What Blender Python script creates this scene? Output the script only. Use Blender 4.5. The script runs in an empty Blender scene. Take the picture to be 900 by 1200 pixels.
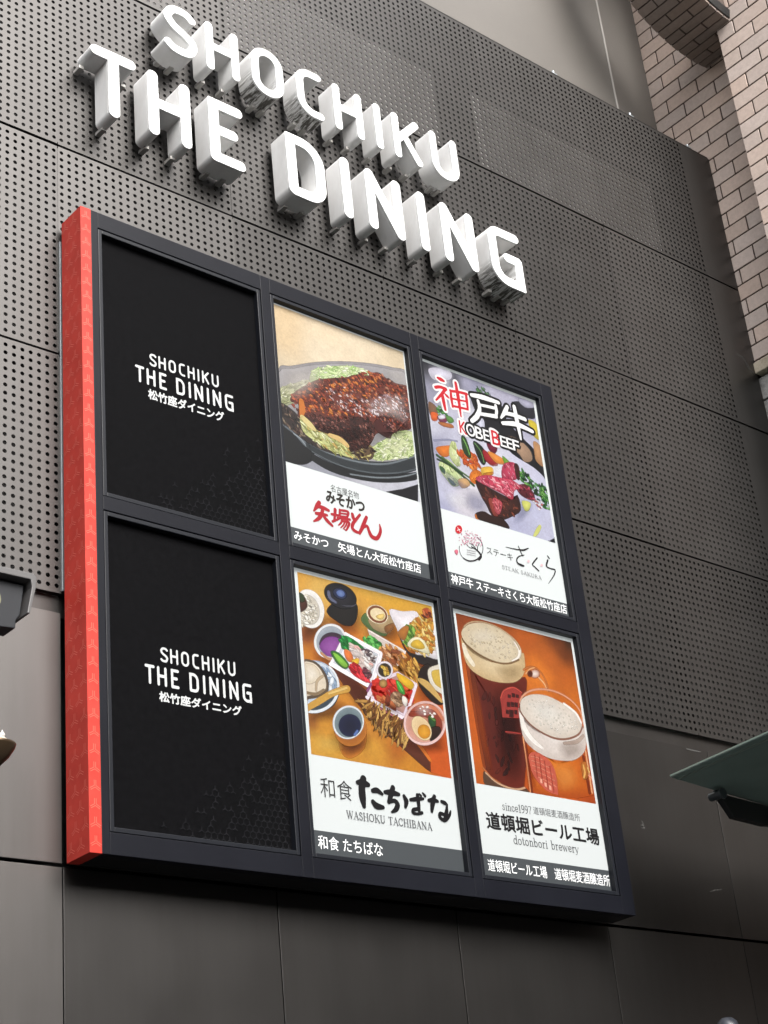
import bpy, bmesh, math, random
import numpy as np
from mathutils import Matrix, Vector

C = bpy.context.scene.collection
R = math.radians
# X runs along the facade, +Y goes into the wall, Z is up; the lower left front
# corner of the signboard is the origin, the street lies 3.75 m below it.
STREET = -3.75
WALL = .235                                   # front of the metal cladding

# ---------------------------------------------------------------- camera
cam_d = bpy.data.cameras.new('camera'); cam = bpy.data.objects.new('camera', cam_d); C.objects.link(cam)
cam_d.sensor_fit = 'VERTICAL'; cam_d.sensor_height = 24; cam_d.lens = 39.035
cam_d.clip_start = .05; cam_d.clip_end = 600
cam.matrix_world = Matrix(((0.762732, -0.224979, -0.606321, -3.87387), (-0.639945, -0.397865, -0.657400, -6.37682), (-0.093333, 0.889431, -0.447438, -2.11378), (0, 0, 0, 1)))
bpy.context.scene.camera = cam
bpy.context.scene.cycles.transparent_max_bounces = 40

# ---------------------------------------------------------------- sky, sun, exposure
SUN_EL, SUN_AZ = 43, 185
w = bpy.data.worlds.new('World'); bpy.context.scene.world = w; w.use_nodes = True
nt = w.node_tree; bgn = nt.nodes['Background']
sky = nt.nodes.new('ShaderNodeTexSky'); sky.sky_type = 'NISHITA'; sky.sun_disc = False
sky.sun_elevation = R(SUN_EL); sky.sun_rotation = R(SUN_AZ); sky.air_density = 1.0; sky.dust_density = 6; sky.ozone_density = .6
hs = nt.nodes.new('ShaderNodeHueSaturation'); hs.inputs['Saturation'].default_value = .22
nt.links.new(sky.outputs[0], hs.inputs['Color']); nt.links.new(hs.outputs[0], bgn.inputs['Color'])
bgn.inputs['Strength'].default_value = .15
sd = bpy.data.lights.new('sun', 'SUN'); sun = bpy.data.objects.new('sun', sd); C.objects.link(sun)
sd.energy = .5; sd.angle = R(40); sd.color = (1, .96, .9)
dv = Vector((math.sin(R(SUN_AZ))*math.cos(R(SUN_EL)), math.cos(R(SUN_AZ))*math.cos(R(SUN_EL)), math.sin(R(SUN_EL))))
sun.rotation_euler = dv.to_track_quat('Z', 'Y').to_euler()
vs = bpy.context.scene.view_settings
vs.view_transform = 'Standard'; vs.look = 'None'; vs.gamma = 1; vs.use_curve_mapping = False; vs.exposure = 1.75

# ---------------------------------------------------------------- helpers
def lin(h):
    v = [int(h[i:i+2], 16)/255 for i in (0, 2, 4)]
    return tuple(x/12.92 if x <= .04045 else ((x+.055)/1.055)**2.4 for x in v)

def tag(o, label=None, cat=None, group=None, kind=None):
    for k, v in (('label', label), ('category', cat), ('group', group), ('kind', kind)):
        if v: o[k] = v
    return o

ROOT = {}                                     # thing or part -> world offset of its origin
def thing(name, label, cat, loc, group=None, kind=None):
    o = bpy.data.objects.new(name, None); C.objects.link(o); o.location = loc; o.empty_display_size = .1
    ROOT[o.name] = Vector(loc)
    return tag(o, label, cat, group, kind)

def link(name, me, mats, parent=None, label=None):
    """links a mesh whose vertices are in scene coordinates as a part of its thing"""
    off = Vector((0, 0, 0))
    if parent is not None:
        off = ROOT[parent.name]; me.transform(Matrix.Translation(-off))
    for m in (mats if isinstance(mats, (list, tuple)) else [mats]): me.materials.append(m)
    o = bpy.data.objects.new(name, me); C.objects.link(o)
    if parent is not None: o.parent = parent
    ROOT[o.name] = off
    if label: o['label'] = label
    return o

class MB:
    def __init__(s): s.v = []; s.f = []; s.m = []; s.c = []
    def add(s, vs_, fs, m=0, col=None):
        b = len(s.v); s.v += [tuple(p) for p in vs_]
        for f in fs: s.f.append(tuple(i+b for i in f)); s.m.append(m); s.c.append(col)
    def box(s, x0, x1, y0, y1, z0, z1, m=0, col=None):
        v = [(x, y, z) for x in (x0, x1) for y in (y0, y1) for z in (z0, z1)]
        s.add(v, [(0, 1, 3, 2), (4, 6, 7, 5), (0, 4, 5, 1), (2, 3, 7, 6), (0, 2, 6, 4), (1, 5, 7, 3)], m, col)
    def tube(s, a, b, r0, r1=None, n=16, m=0, caps=True):
        r1 = r0 if r1 is None else r1
        a, b = Vector(a), Vector(b); d = (b-a).normalized()
        u = d.orthogonal().normalized(); w_ = d.cross(u)
        v = []
        for p, r in ((a, r0), (b, r1)):
            for k in range(n):
                t = 2*math.pi*k/n; v.append(p+(u*math.cos(t)+w_*math.sin(t))*r)
        f = [(k, (k+1) % n, n+(k+1) % n, n+k) for k in range(n)]
        if caps: f += [tuple(range(n-1, -1, -1)), tuple(range(n, 2*n))]
        s.add(v, f, m)
    def lathe(s, c, prof, n=24, m=0):
        v = []; f = []
        for r, z in prof:
            for k in range(n):
                t = 2*math.pi*k/n; v.append((c[0]+r*math.cos(t), c[1]+r*math.sin(t), c[2]+z))
        for i in range(len(prof)-1):
            for k in range(n): f.append((i*n+k, i*n+(k+1) % n, (i+1)*n+(k+1) % n, (i+1)*n+k))
        s.add(v, f, m)
    def prism(s, pts, d, m=0):
        n = len(pts); d = Vector(d); v = [Vector(p) for p in pts]+[Vector(p)+d for p in pts]
        s.add(v, [tuple(range(n-1, -1, -1)), tuple(range(n, 2*n))]+[(k, (k+1) % n, n+(k+1) % n, n+k) for k in range(n)], m)
    def mesh(s, name, bevel=0, smooth=False, fix=True):
        me = bpy.data.meshes.new(name); me.from_pydata(s.v, [], s.f)
        me.polygons.foreach_set('material_index', s.m)
        if any(c is not None for c in s.c):
            at = me.color_attributes.new('Col', 'FLOAT_COLOR', 'CORNER')
            buf = []
            for p, c in zip(me.polygons, s.c):
                if c and isinstance(c[0], tuple): 
                    for q in c: buf += [*q, 1] if len(q) == 3 else list(q)
                else: buf += [*(c or (1, 1, 1)), 1]*p.loop_total
            at.data.foreach_set('color', buf)
        if bevel or fix:
            bm = bmesh.new(); bm.from_mesh(me)
            if fix: bmesh.ops.recalc_face_normals(bm, faces=bm.faces)
            if bevel:
                es = [e for e in bm.edges if len(e.link_faces) == 2 and e.calc_face_angle(0) > .6]
                bmesh.ops.bevel(bm, geom=es, offset=bevel, segments=2, profile=.6, affect='EDGES', clamp_overlap=True)
            bm.to_mesh(me); bm.free()
        if smooth: me.polygons.foreach_set('use_smooth', [True]*len(me.polygons))
        return me

def mat(name, col, rough=.5, metal=0, spec=.5, coat=0):
    m = bpy.data.materials.new(name); m.use_nodes = True; b = m.node_tree.nodes['Principled BSDF']
    b.inputs['Base Color'].default_value = (*col, 1); b.inputs['Roughness'].default_value = rough
    b.inputs['Metallic'].default_value = metal; b.inputs['Specular IOR Level'].default_value = spec
    b.inputs['Coat Weight'].default_value = coat
    return m
def N(m, t, **kw):
    n = m.node_tree.nodes.new(t)
    for k, v in kw.items():
        if k in n.inputs: n.inputs[k].default_value = v
        else: setattr(n, k, v)
    return n
def L(m, a, b): m.node_tree.links.new(a, b)
def ramp(m, fac, stops):
    n = N(m, 'ShaderNodeValToRGB'); e = n.color_ramp.elements
    while len(e) < len(stops): e.new(.5)
    for el, (p, c) in zip(e, stops): el.position = p; el.color = (*c, 1) if len(c) == 3 else c
    L(m, fac, n.inputs[0]); return n.outputs[0]
def noise(m, scale, detail=4, rough=.5, stretch=(1, 1, 1), coord='Object'):
    tc = N(m, 'ShaderNodeTexCoord'); mp = N(m, 'ShaderNodeMapping'); mp.inputs['Scale'].default_value = stretch
    L(m, tc.outputs[coord], mp.inputs[0])
    n = N(m, 'ShaderNodeTexNoise', Scale=scale, Detail=detail, Roughness=rough); L(m, mp.outputs[0], n.inputs['Vector'])
    return n.outputs['Fac']
def mixc(m, fac, a, b, mode='MIX'):
    n = N(m, 'ShaderNodeMix', data_type='RGBA', blend_type=mode)
    for s, v in ((0, fac), (6, a), (7, b)):
        if isinstance(v, bpy.types.NodeSocket): L(m, v, n.inputs[s])
        elif s == 0: n.inputs[0].default_value = v
        else: n.inputs[s].default_value = (*v, 1)
    return n.outputs[2]
def bump(m, h, strength, dist=.01):
    b = N(m, 'ShaderNodeBump', Strength=strength, Distance=dist); L(m, h, b.inputs['Height'])
    L(m, b.outputs[0], m.node_tree.nodes['Principled BSDF'].inputs['Normal'])
def P(m): return m.node_tree.nodes['Principled BSDF']

def metal_paint(name, col, rough, metal, var=.12):
    """satin metallic paint: each panel a hair different, faint water marks and orange peel"""
    m = mat(name, col, rough, metal)
    oi = N(m, 'ShaderNodeObjectInfo')
    v = ramp(m, oi.outputs['Random'], [(0, (1-var,)*3), (1, (1+var,)*3)])
    n1 = noise(m, 1.3, 5, .6, (1, 1, .35)); n2 = noise(m, 9, 5, .65, (1.6, 1, .12))
    c = mixc(m, 1, col, v, 'MULTIPLY')
    c = mixc(m, 1, c, ramp(m, n1, [(.25, (.95, .95, .95)), (.75, (1.04, 1.04, 1.04))]), 'MULTIPLY')
    c = mixc(m, 1, c, ramp(m, n2, [(.3, (.94, .935, .93)), (.62, (1, 1, 1))]), 'MULTIPLY')
    L(m, c, P(m).inputs['Base Color'])
    L(m, ramp(m, noise(m, 3, 4), [(.3, (rough-.015,)*3), (.7, (rough+.02,)*3)]), P(m).inputs['Roughness'])
    bump(m, noise(m, 260, 3), .06, .002)
    return m

M = {}
M['clad'] = metal_paint('perforated cladding paint', (.086, .0825, .080), .42, 1)
M['plain'] = metal_paint('plain cladding paint', (.076, .0725, .070), .41, 1)
M['plain_light'] = metal_paint('plain cladding paint, newer sheets', (.118, .111, .107), .43, .95, .06)
M['cavity'] = mat('dark cavity', (.004, .004, .004), .9)
M['backlight'] = mat('pale backing board', (.58, .57, .56), .6)
M['backgrey'] = mat('grey backing board', (.022, .021, .02), .8)
M['trim'] = mat('galvanised trim', (.24, .26, .275), .45, .5)

m = mat('white letter enamel', (.82, .83, .83), .3, 0, .5, .15)
L(m, ramp(m, noise(m, 14, 4), [(.3, (.69, .70, .70)), (.7, (.74, .745, .74))]), P(m).inputs['Base Color']); M['face'] = m
def letter_side(name, amount):
    m = mat(name, (.76, .76, .76), .45)
    n = noise(m, 7, 5, .65, (1, 1, .5)); c = ramp(m, n, [(.3, (.64, .635, .625)), (.65, (.73, .73, .725))])
    if amount:
        st = noise(m, 40, 4, .7, (1.0, .16, 1.6)); tc = N(m, 'ShaderNodeTexCoord'); sp = N(m, 'ShaderNodeSeparateXYZ'); L(m, tc.outputs['Object'], sp.inputs[0])
        mk = ramp(m, sp.outputs[2], [(.03, (1, 1, 1)), (.11, (.75, .75, .75)), (.20, (0, 0, 0))])
        s1 = ramp(m, st, [(.45, (0, 0, 0)), (.55, (1, 1, 1))])
        k = mixc(m, 1, mk, s1, 'MULTIPLY'); c = mixc(m, k, c, (.07, .065, .055))
    L(m, c, P(m).inputs['Base Color']); return m
M['side'] = letter_side('letter return paint', 0); M['side_dirty'] = letter_side('letter return paint with mould', 1)
M['bracket'] = mat('letter bracket', (.42, .41, .39), .5, .4)

m = mat('sign frame black', (.007, .0075, .011), .42, 0, .13)
bump(m, noise(m, 180, 3), .05, .002); L(m, ramp(m, noise(m, 2.5, 4), [(.3, (.0042, .0046, .0072)), (.7, (.0062, .0068, .0100))]), P(m).inputs['Base Color']); M['frame'] = m
M['frame_edge'] = mat('retainer black', (.008, .009, .012), .38, 0, .2)
M['body'] = mat('sign body black', (.006, .006, .007), .5, 0, .25)
m = mat('black panel', (.004, .004, .005), .65, 0, .03)
L(m, ramp(m, noise(m, 30, 4), [(.3, (.0016, .0016, .002)), (.7, (.0026, .0026, .0031))]), P(m).inputs['Base Color']); M['blackpanel'] = m
m = mat('vermilion sheet', (.58, .055, .035), .5, 0, .15)
L(m, ramp(m, noise(m, 9, 5), [(.3, (.33, .027, .019)), (.7, (.41, .038, .027))]), P(m).inputs['Base Color']); M['red'] = m
M['redline'] = mat('pale red print', (.46, .085, .055), .42)

def print_mat(name, glow, base, soft=False):
    m = mat(name, (1, 1, 1), .35, 0, .4)
    a = N(m, 'ShaderNodeAttribute', attribute_name='Col')
    c = a.outputs['Color']
    if soft:
        c = mixc(m, 1, c, ramp(m, noise(m, 75, 5, .75), [(.3, (.86, .86, .86)), (.7, (1.12, 1.12, 1.12))]), 'MULTIPLY')
        c = mixc(m, 1, c, ramp(m, noise(m, 14, 5, .7), [(.3, (.90, .89, .88)), (.7, (1.07, 1.07, 1.06))]), 'MULTIPLY')
        L(m, a.outputs['Alpha'], P(m).inputs['Alpha'])
    L(m, mixc(m, 1, c, (base,)*3, 'MULTIPLY'), P(m).inputs['Base Color']); L(m, c, P(m).inputs['Emission Color']); P(m).inputs['Emission Strength'].default_value = glow
    return m
M['print'] = print_mat('backlit poster print', 0.085, 0.285)
M['photo'] = print_mat('backlit photographic print', 0.085, 0.285, True)
M['strip'] = print_mat('poster caption film', 0.06, .6)

# ---------------------------------------------------------------- street and far side (outside the picture, seen only as reflections)
g = MB(); g.box(-60, 60, -40, 4, STREET-.3, STREET); 
m = mat('asphalt', (.05, .05, .05), .85); L(m, ramp(m, noise(m, 40, 5), [(.3, (.04, .04, .04)), (.7, (.065, .064, .062))]), P(m).inputs['Base Color'])
o = link('street', g.mesh('street'), m); o['kind'] = 'structure'

# ---------------------------------------------------------------- clad wall
wall = thing('clad_wall', 'dark grey metal clad wall of perforated and plain panels behind the signboard', 'wall', (0, WALL, STREET))
PITCH = .0488; HOLE = .0122
def perforated(wd, ht, nx, nz, x_first, name):
    """sheet with nx by nz real round holes, folded edges, origin at its lower left corner"""
    n = 12; ang = np.radians(45+30*np.arange(n)); co, si = np.cos(ang), np.sin(ang)
    sq = np.stack([co, si], 1)/np.maximum(abs(co), abs(si))[:, None]*PITCH/2
    ci = np.stack([co, si], 1)*HOLE
    z_first = (ht-(nz-1)*PITCH)/2
    V = []; F = []; b = 0; t = .004
    for i in range(nx):
        for j in range(nz):
            c = np.array([x_first+i*PITCH, z_first+j*PITCH])
            for a, y in ((sq, 0), (ci, 0), (ci, t)):
                V += [(p[0]+c[0], y, p[1]+c[1]) for p in a]
            for k in range(n):
                q = (k+1) % n
                F.append((b+k, b+q, b+n+q, b+n+k)); F.append((b+n+k, b+n+q, b+2*n+q, b+2*n+k))
            b += 3*n
    x0, x1 = x_first-PITCH/2, x_first+(nx-.5)*PITCH; z0, z1 = z_first-PITCH/2, z_first+(nz-.5)*PITCH
    def quad(*p):
        nonlocal b
        V.extend(p); F.append((b, b+1, b+2, b+3)); b += 4
    def rect(a, c, d, e):
        if c-a > 1e-4 and e-d > 1e-4: quad((a, 0, d), (c, 0, d), (c, 0, e), (a, 0, e))
    rect(0, wd, 0, z0); rect(0, wd, z1, ht); rect(0, x0, z0, z1); rect(x1, wd, z0, z1)
    D = .035
    quad((0, 0, 0), (0, D, 0), (wd, D, 0), (wd, 0, 0)); quad((0, 0, ht), (wd, 0, ht), (wd, D, ht), (0, D, ht))
    quad((0, 0, 0), (0, 0, ht), (0, D, ht), (0, D, 0)); quad((wd, 0, 0), (wd, D, 0), (wd, D, ht), (wd, 0, ht))
    me = bpy.data.meshes.new(name); me.from_pydata(V, [], F); me.materials.append(M['clad']); return me
GAPX, GAPZ = .006, .017
MODX = 1.22; ROWS = [1.36, 2.77, 4.18, 5.59, 7.0]
std = perforated(MODX-GAPX, 1.41-GAPZ, 25, 28, .0244-GAPX/2, 'perforated sheet')
end = perforated(6.55-4*MODX-GAPX, 1.41-GAPZ, 26, 28, .0244-GAPX/2, 'perforated end sheet')
rng = random.Random(4)
for r in range(4):
    for c in range(-2, 5):
        o = bpy.data.objects.new('perforated_panel', end if c == 4 else std); C.objects.link(o); o.parent = wall
        o.location = (c*MODX+GAPX/2, rng.uniform(-.0006, .0006), ROWS[r]+GAPZ/2-STREET)
        o.rotation_euler = (0, 0, R(rng.uniform(-.12, .12)) if r < 3 else 0)
        if c == 4: o['label'] = 'perforated panel with a blank strip along its right edge'
px = [-2.44, -1.22, 0, 1.222, 2.445, 3.67, 4.935, 6.55]
for zz in ((0, 1.262), (-1.42, 0), (-2.84, -1.42), (STREET, -2.84)):
    for i in range(7):
        b_ = MB(); b_.box(px[i]+(.036 if i == 2 and zz[0] == 0 else .003), px[i+1]-.003, 0, .03, zz[0]+.009, zz[1]-(.009 if zz[1] < 1 else 0))
        me = b_.mesh('plain sheet', bevel=.002)
        me.transform(Matrix.Translation((0, WALL, 0)))
        o = link('plain_panel', me, M['plain_light'] if i < 2 else M['plain'], wall, 'lighter plain panel left of the signboard' if i < 2 else None)
# recessed strip under the perforated rows
b_ = MB(); b_.box(-2.44, 6.55, WALL+.035, WALL+.05, 1.255, 1.40); link('recessed_strip', b_.mesh('strip'), M['plain'], wall)
b_ = MB(); b_.box(-2.6, 6.58, WALL+.19, WALL+.22, STREET, 6.99); link('cavity_board', b_.mesh('cavity'), M['cavity'], wall)
b_ = MB()
for x0, x1 in ((-2.4, -1.27), (-1.17, -.05), (.05, 1.17), (1.27, 2.39), (2.49, 3.61), (3.71, 4.83), (4.93, 6.2)):
    for z0, z1 in ((1.42, 2.42), (2.82, 3.85), (4.25, 5.27)): b_.box(x0, x1, WALL+.06, WALL+.07, z0, z1)
link('grey_backing', b_.mesh('grey backing'), M['backgrey'], wall)
b_ = MB()
for x0, x1, z0, z1, d in ((1.27, 3.19, 5.62, 6.30, .009), (3.56, 5.60, 5.62, 6.32, .009), (-1.1, .95, 5.62, 6.3, .045)): b_.box(x0, x1, WALL+d, WALL+d+.004, z0, z1)
link('pale_backing', b_.mesh('pale backing'), M['backlight'], wall)
b_ = MB(); b_.box(.002, .030, WALL-.012, WALL+.0, 1.38, 3.50); link('joint_trim', b_.mesh('trim', bevel=.002), M['trim'], wall)
b_ = MB(); b_.box(-2.6, 6.55, WALL+.004, WALL+.30, 7.0, 7.012); link('top_flashing', b_.mesh('flashing', bevel=.002), M['plain'], wall)
b_ = MB(); b_.box(6.548, 6.56, WALL+.002, WALL+.22, STREET, 7.0); link('end_return', b_.mesh('return'), M['plain'], wall)
M['scuff'] = mat('pale scratch', (.048, .047, .045), .85, 0, .1)
for path in ([(4.717, 1.249, .008), (4.80, 1.248, .010), (4.867, 1.249, .006)], [(4.137, .69, .004), (4.15, .668, .012), (4.125, .650, .02), (4.16, .645, .006)], [(4.69, .289, .003), (4.746, .305, .007), (4.78, .308, .004), (4.817, .318, .003)],
             [(6.306, 4.881, .004), (6.412, 4.866, .012), (6.453, 4.781, .016), (6.505, 4.732, .01)]):
    b_ = MB()
    for p, q in zip(path[:-1], path[1:]):
        d = Vector((q[0]-p[0], q[1]-p[1])).normalized(); nx, nz = -d.y/2, d.x/2
        b_.prism([(p[0]+nx*p[2], WALL-.0006, p[1]+nz*p[2]), (q[0]+nx*q[2], WALL-.0006, q[1]+nz*q[2]), (q[0]-nx*q[2], WALL-.0006, q[1]-nz*q[2]), (p[0]-nx*p[2], WALL-.0006, p[1]-nz*p[2])], (0, .002, 0))
    link('scuff_mark', b_.mesh('scuff'), M['scuff'], wall)
for x in (4.62, 5.55, 6.30):
    b_ = MB(); b_.tube((x, WALL+.02, 7.012), (x, WALL+.02, 7.05), .012); b_.box(x-.03, x+.03, WALL+.004, WALL+.05, 7.012, 7.022)
    link('top_clip', b_.mesh('clip'), M['trim'], wall)

# ---------------------------------------------------------------- rendered wall above the cladding
up = thing('upper_wall', 'smooth beige grey wall rising above the top edge of the metal cladding', 'wall', (3, .60, STREET))
m = mat('smooth grey render', (.40, .37, .335), .55, 0, .4)
c = ramp(m, noise(m, 1.2, 5), [(.3, (.100, .092, .083)), (.7, (.113, .104, .094))])
c = mixc(m, 1, c, ramp(m, noise(m, 90, 4, .8), [(.3, (.94, .94, .94)), (.7, (1.05, 1.05, 1.05))]), 'MULTIPLY')
L(m, c, P(m).inputs['Base Color']); bump(m, noise(m, 160, 4), .12, .004); M['render'] = m
# flat to x=4.6, then it bends away from the street towards the brick pier
JX = 5.86
def shell_y(x): return .56 if x < 4.4 else .56+.012*(x-4.4)**2 if x < JX else .56+.012*(JX-4.4)**2+(x-JX)*.14+(x-JX)**2*.03
def sheet(xs):
    b_ = MB(); v = []; n = len(xs)
    for z in (5.0, 12.5):
        for x in xs: v.append((x, shell_y(x), z))
    for z in (5.0, 12.5):
        for x in xs: v.append((x, shell_y(x)+.2, z))
    f = [(i, i+1, n+i+1, n+i) for i in range(n-1)]+[(2*n+i+1, 2*n+i, 3*n+i, 3*n+i+1) for i in range(n-1)]
    f += [(0, n, 3*n, 2*n), (n-1, 3*n-1, 4*n-1, 2*n-1)]
    b_.add(v, f); return b_.mesh('render sheet')
link('wall_face', sheet([-3, 0, 3, 4.4]+[4.4+(JX-.008-4.4)*k/8 for k in range(1, 9)]), M['render'], up)
link('wall_face', sheet([JX+.008+(6.62-JX)*k/8 for k in range(9)]), M['render'], up)
b_ = MB(); b_.box(JX-.010, JX+.012, shell_y(JX)-.004, shell_y(JX)+.1, 5, 12.5); link('joint_bead', b_.mesh('bead'), mat('pale joint bead', (.30, .285, .265), .6), up)

# ---------------------------------------------------------------- brick building on the right
br = thing('brick_building', 'beige brick pier with a round brick bay rising at the right of the metal wall', 'building', (6.56, -.3, STREET))
m = mat('beige glazed brick', (.4, .3, .25), .6, 0, .35)
a = N(m, 'ShaderNodeAttribute', attribute_name='Col')
c = mixc(m, 1, a.outputs['Color'], ramp(m, noise(m, 22, 5, .7), [(.3, (.88, .87, .86)), (.7, (1.08, 1.08, 1.08))]), 'MULTIPLY')
c = mixc(m, ramp(m, noise(m, 1.6, 5, .6), [(.45, (0, 0, 0)), (.8, (.2, .2, .2))]), c, (.26, .20, .165))
L(m, c, P(m).inputs['Base Color']); bump(m, noise(m, 70, 5), .25, .004); M['brick'] = m
M['mortar'] = mat('dark mortar', (.05, .033, .024), .9)
rb = random.Random(11)
def brick_col():
    k = rb.uniform(.92, 1.08); t = rb.uniform(-.02, .02)
    return ((.54+t)*k, .44*k, (.385-t*.6)*k)
CO, BL_, JT = .1495, .355, .0145
def brick_face_x(x, y0, y1, z0, z1, yphase, zphase, thick=.5, flip=False):
    """courses on a face looking towards -X; bricks stand 7 mm proud of the mortar"""
    b_ = MB(); b_.box(x+.007, x+thick, y0+.003, y1-.003, z0, z1, 1)
    k0 = math.floor((z0-zphase)/CO)
    for k in range(k0, math.ceil((z1-zphase)/CO)):
        za, zb = max(zphase+k*CO+JT/2, z0), min(zphase+(k+1)*CO-JT/2, z1)
        if zb-za < .01: continue
        off = yphase+(BL_/2 if k % 2 else 0)
        i0 = math.floor((y0-off)/BL_)
        for i in range(i0, math.ceil((y1-off)/BL_)):
            ya, yb = max(off+i*BL_+JT/2, y0), min(off+(i+1)*BL_-JT/2, y1)
            if yb-ya < .01: continue
            e = rb.uniform(-.0012, .0012)
            b_.box(x+e, x+.02, ya, yb, za, zb, 0, brick_col())
    return b_
b_ = brick_face_x(6.56, -.32, 1.4, 4.86, 11, .542, 7.877-1*CO, .6)
link('brick_wall', b_.mesh('brick wall', bevel=.003), [M['brick'], M['mortar']], br)
b_ = brick_face_x(6.24, -1.25, -.333, STREET, 11, -.503, 7.431-2*CO, .9)
for k in range(-77, 25):                       # quoins of the pier's hidden flank
    za, zb = 7.431+k*CO+JT/2, 7.431+(k+1)*CO-JT/2
    if za < STREET or zb > 11: continue
    b_.box(6.26+.012, 6.555, -.345, -.329, za, zb, 0, brick_col())
b_.box(7.13, 12, -1.243, 1.4, STREET, 11, 1)
for k in range(-77, 25):                       # the pier's street front
    za, zb = 7.431+k*CO+JT/2, 7.431+(k+1)*CO-JT/2
    if za < STREET or zb > 11: continue
    for i in range(16):
        xa = 6.262+i*BL_+(BL_/2 if k % 2 else 0); b_.box(xa+JT/2, min(xa+BL_-JT/2, 12), -1.25, -1.235, za, zb, 0, brick_col())
link('pilaster', b_.mesh('pilaster', bevel=.003), [M['brick'], M['mortar']], br)
# round bay: horizontal brick drum, its axis square to the facade
RC, RR = (6.35, 9.042), 1.157
b_ = MB(); n_ = 64; y0, y1 = -.475, .049
nb = 40
def drum_pt(t, r, y): return (RC[0]+r*math.sin(t), y, RC[1]-r*math.cos(t))
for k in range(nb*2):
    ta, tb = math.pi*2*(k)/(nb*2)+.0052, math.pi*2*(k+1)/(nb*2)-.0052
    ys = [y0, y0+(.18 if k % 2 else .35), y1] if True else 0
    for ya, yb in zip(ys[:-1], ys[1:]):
        col = tuple(v*.5 for v in brick_col())  # bay bricks at half the tone of the other brickwork
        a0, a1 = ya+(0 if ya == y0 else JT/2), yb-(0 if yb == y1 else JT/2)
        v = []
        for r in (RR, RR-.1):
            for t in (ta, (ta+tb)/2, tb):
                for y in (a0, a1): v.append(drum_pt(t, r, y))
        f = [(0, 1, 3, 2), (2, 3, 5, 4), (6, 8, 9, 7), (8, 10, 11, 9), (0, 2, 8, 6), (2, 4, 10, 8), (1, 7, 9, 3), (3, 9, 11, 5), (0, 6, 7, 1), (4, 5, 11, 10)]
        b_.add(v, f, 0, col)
v = []
for r, y in ((RR-.007, y0+.006), (RR-.007, y1-.004), (RR-.34, y1-.004), (RR-.34, y0+.006)):
    for k in range(n_): v.append(drum_pt(2*math.pi*k/n_, r, y))
f = [(i*n_+k, i*n_+(k+1) % n_, ((i+1) % 4)*n_+(k+1) % n_, ((i+1) % 4)*n_+k) for i in range(4) for k in range(n_)]
b_.add(v, f, 1)
link('round_bay', b_.mesh('round bay', bevel=.003), [M['brick'], mat('bay mortar', (.075, .055, .045), .9)], br)  # the bay has its own mortar, a little lighter than the wall mortar
b_ = MB(); v = []
for r, y in ((RR-.02, y0-.012), (RR-.10, y0-.03), (RR-.12, y0+.01)):
    for k in range(n_): v.append(drum_pt(2*math.pi*k/n_, r, y))
b_.add(v, [(i*n_+k, i*n_+(k+1) % n_, (i+1)*n_+(k+1) % n_, (i+1)*n_+k) for i in range(2) for k in range(n_)])
m = mat('pale stone', (.42, .37, .29), .75); L(m, ramp(m, noise(m, 9, 6, .7), [(.3, (.24, .2, .14)), (.6, (.46, .40, .31))]), P(m).inputs['Base Color']); bump(m, noise(m, 40, 6), .5, .01); M['stone'] = m
link('bay_rim', b_.mesh('bay rim', smooth=True), M['brick'], br)
b_ = MB(); b_.box(6.525, 6.9, -.32, .236, 4.755, 4.855); link('stone_ledge', b_.mesh('ledge', bevel=.008), M['stone'], br)
b_ = MB()
zz = STREET
while zz < 4.74:
    hh = min(.46, 4.745-zz); b_.box(6.585+rb.uniform(-.008, .008), 7.1, -.32, 1.2, zz+.006, zz+hh-.006); zz += hh
m = mat('weathered grey stone', (.3, .29, .28), .85); L(m, ramp(m, noise(m, 14, 6, .75), [(.3, (.16, .155, .15)), (.65, (.40, .39, .37))]), P(m).inputs['Base Color']); bump(m, noise(m, 30, 6), .8, .02)
link('stone_base', b_.mesh('stone base', bevel=.012), m, br)

# ---------------------------------------------------------------- raised letters
def fillet(pts, rads, n=9):
    out = []
    for i, p in enumerate(pts):
        r = rads[i] if isinstance(rads, (list, tuple)) else rads
        if i in (0, len(pts)-1) or r == 0: out.append(p); continue
        p = Vector(p); a = (Vector(pts[i-1])-p); b = (Vector(pts[i+1])-p); an = a.angle(b); d = min(r/math.tan(an/2), a.length*.98, b.length*.98)
        rr = d*math.tan(an/2); a.normalize(); b.normalize(); s, e = p+a*d, p+b*d; c = p+(a+b).normalized()*(rr/math.sin(an/2))
        a0 = math.atan2(s.y-c.y, s.x-c.x); a1 = math.atan2(e.y-c.y, e.x-c.x); da = (a1-a0+math.pi) % (2*math.pi)-math.pi
        out += [(c.x+rr*math.cos(a0+da*k/n), c.y+rr*math.sin(a0+da*k/n)) for k in range(n+1)]
    return out
def smooth_path(p, n=8):
    out = []
    for i in range(len(p)-1):
        p0, p1, p2, p3 = (np.array(p[max(i-1, 0)]), np.array(p[i]), np.array(p[i+1]), np.array(p[min(i+2, len(p)-1)]))
        for k in range(n):
            t = k/n; out.append(tuple(.5*((2*p1)+(p2-p0)*t+(2*p0-5*p1+4*p2-p3)*t*t+(3*p1-p0-3*p2+p3)*t**3)))
    return out+[tuple(p[-1])]
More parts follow.
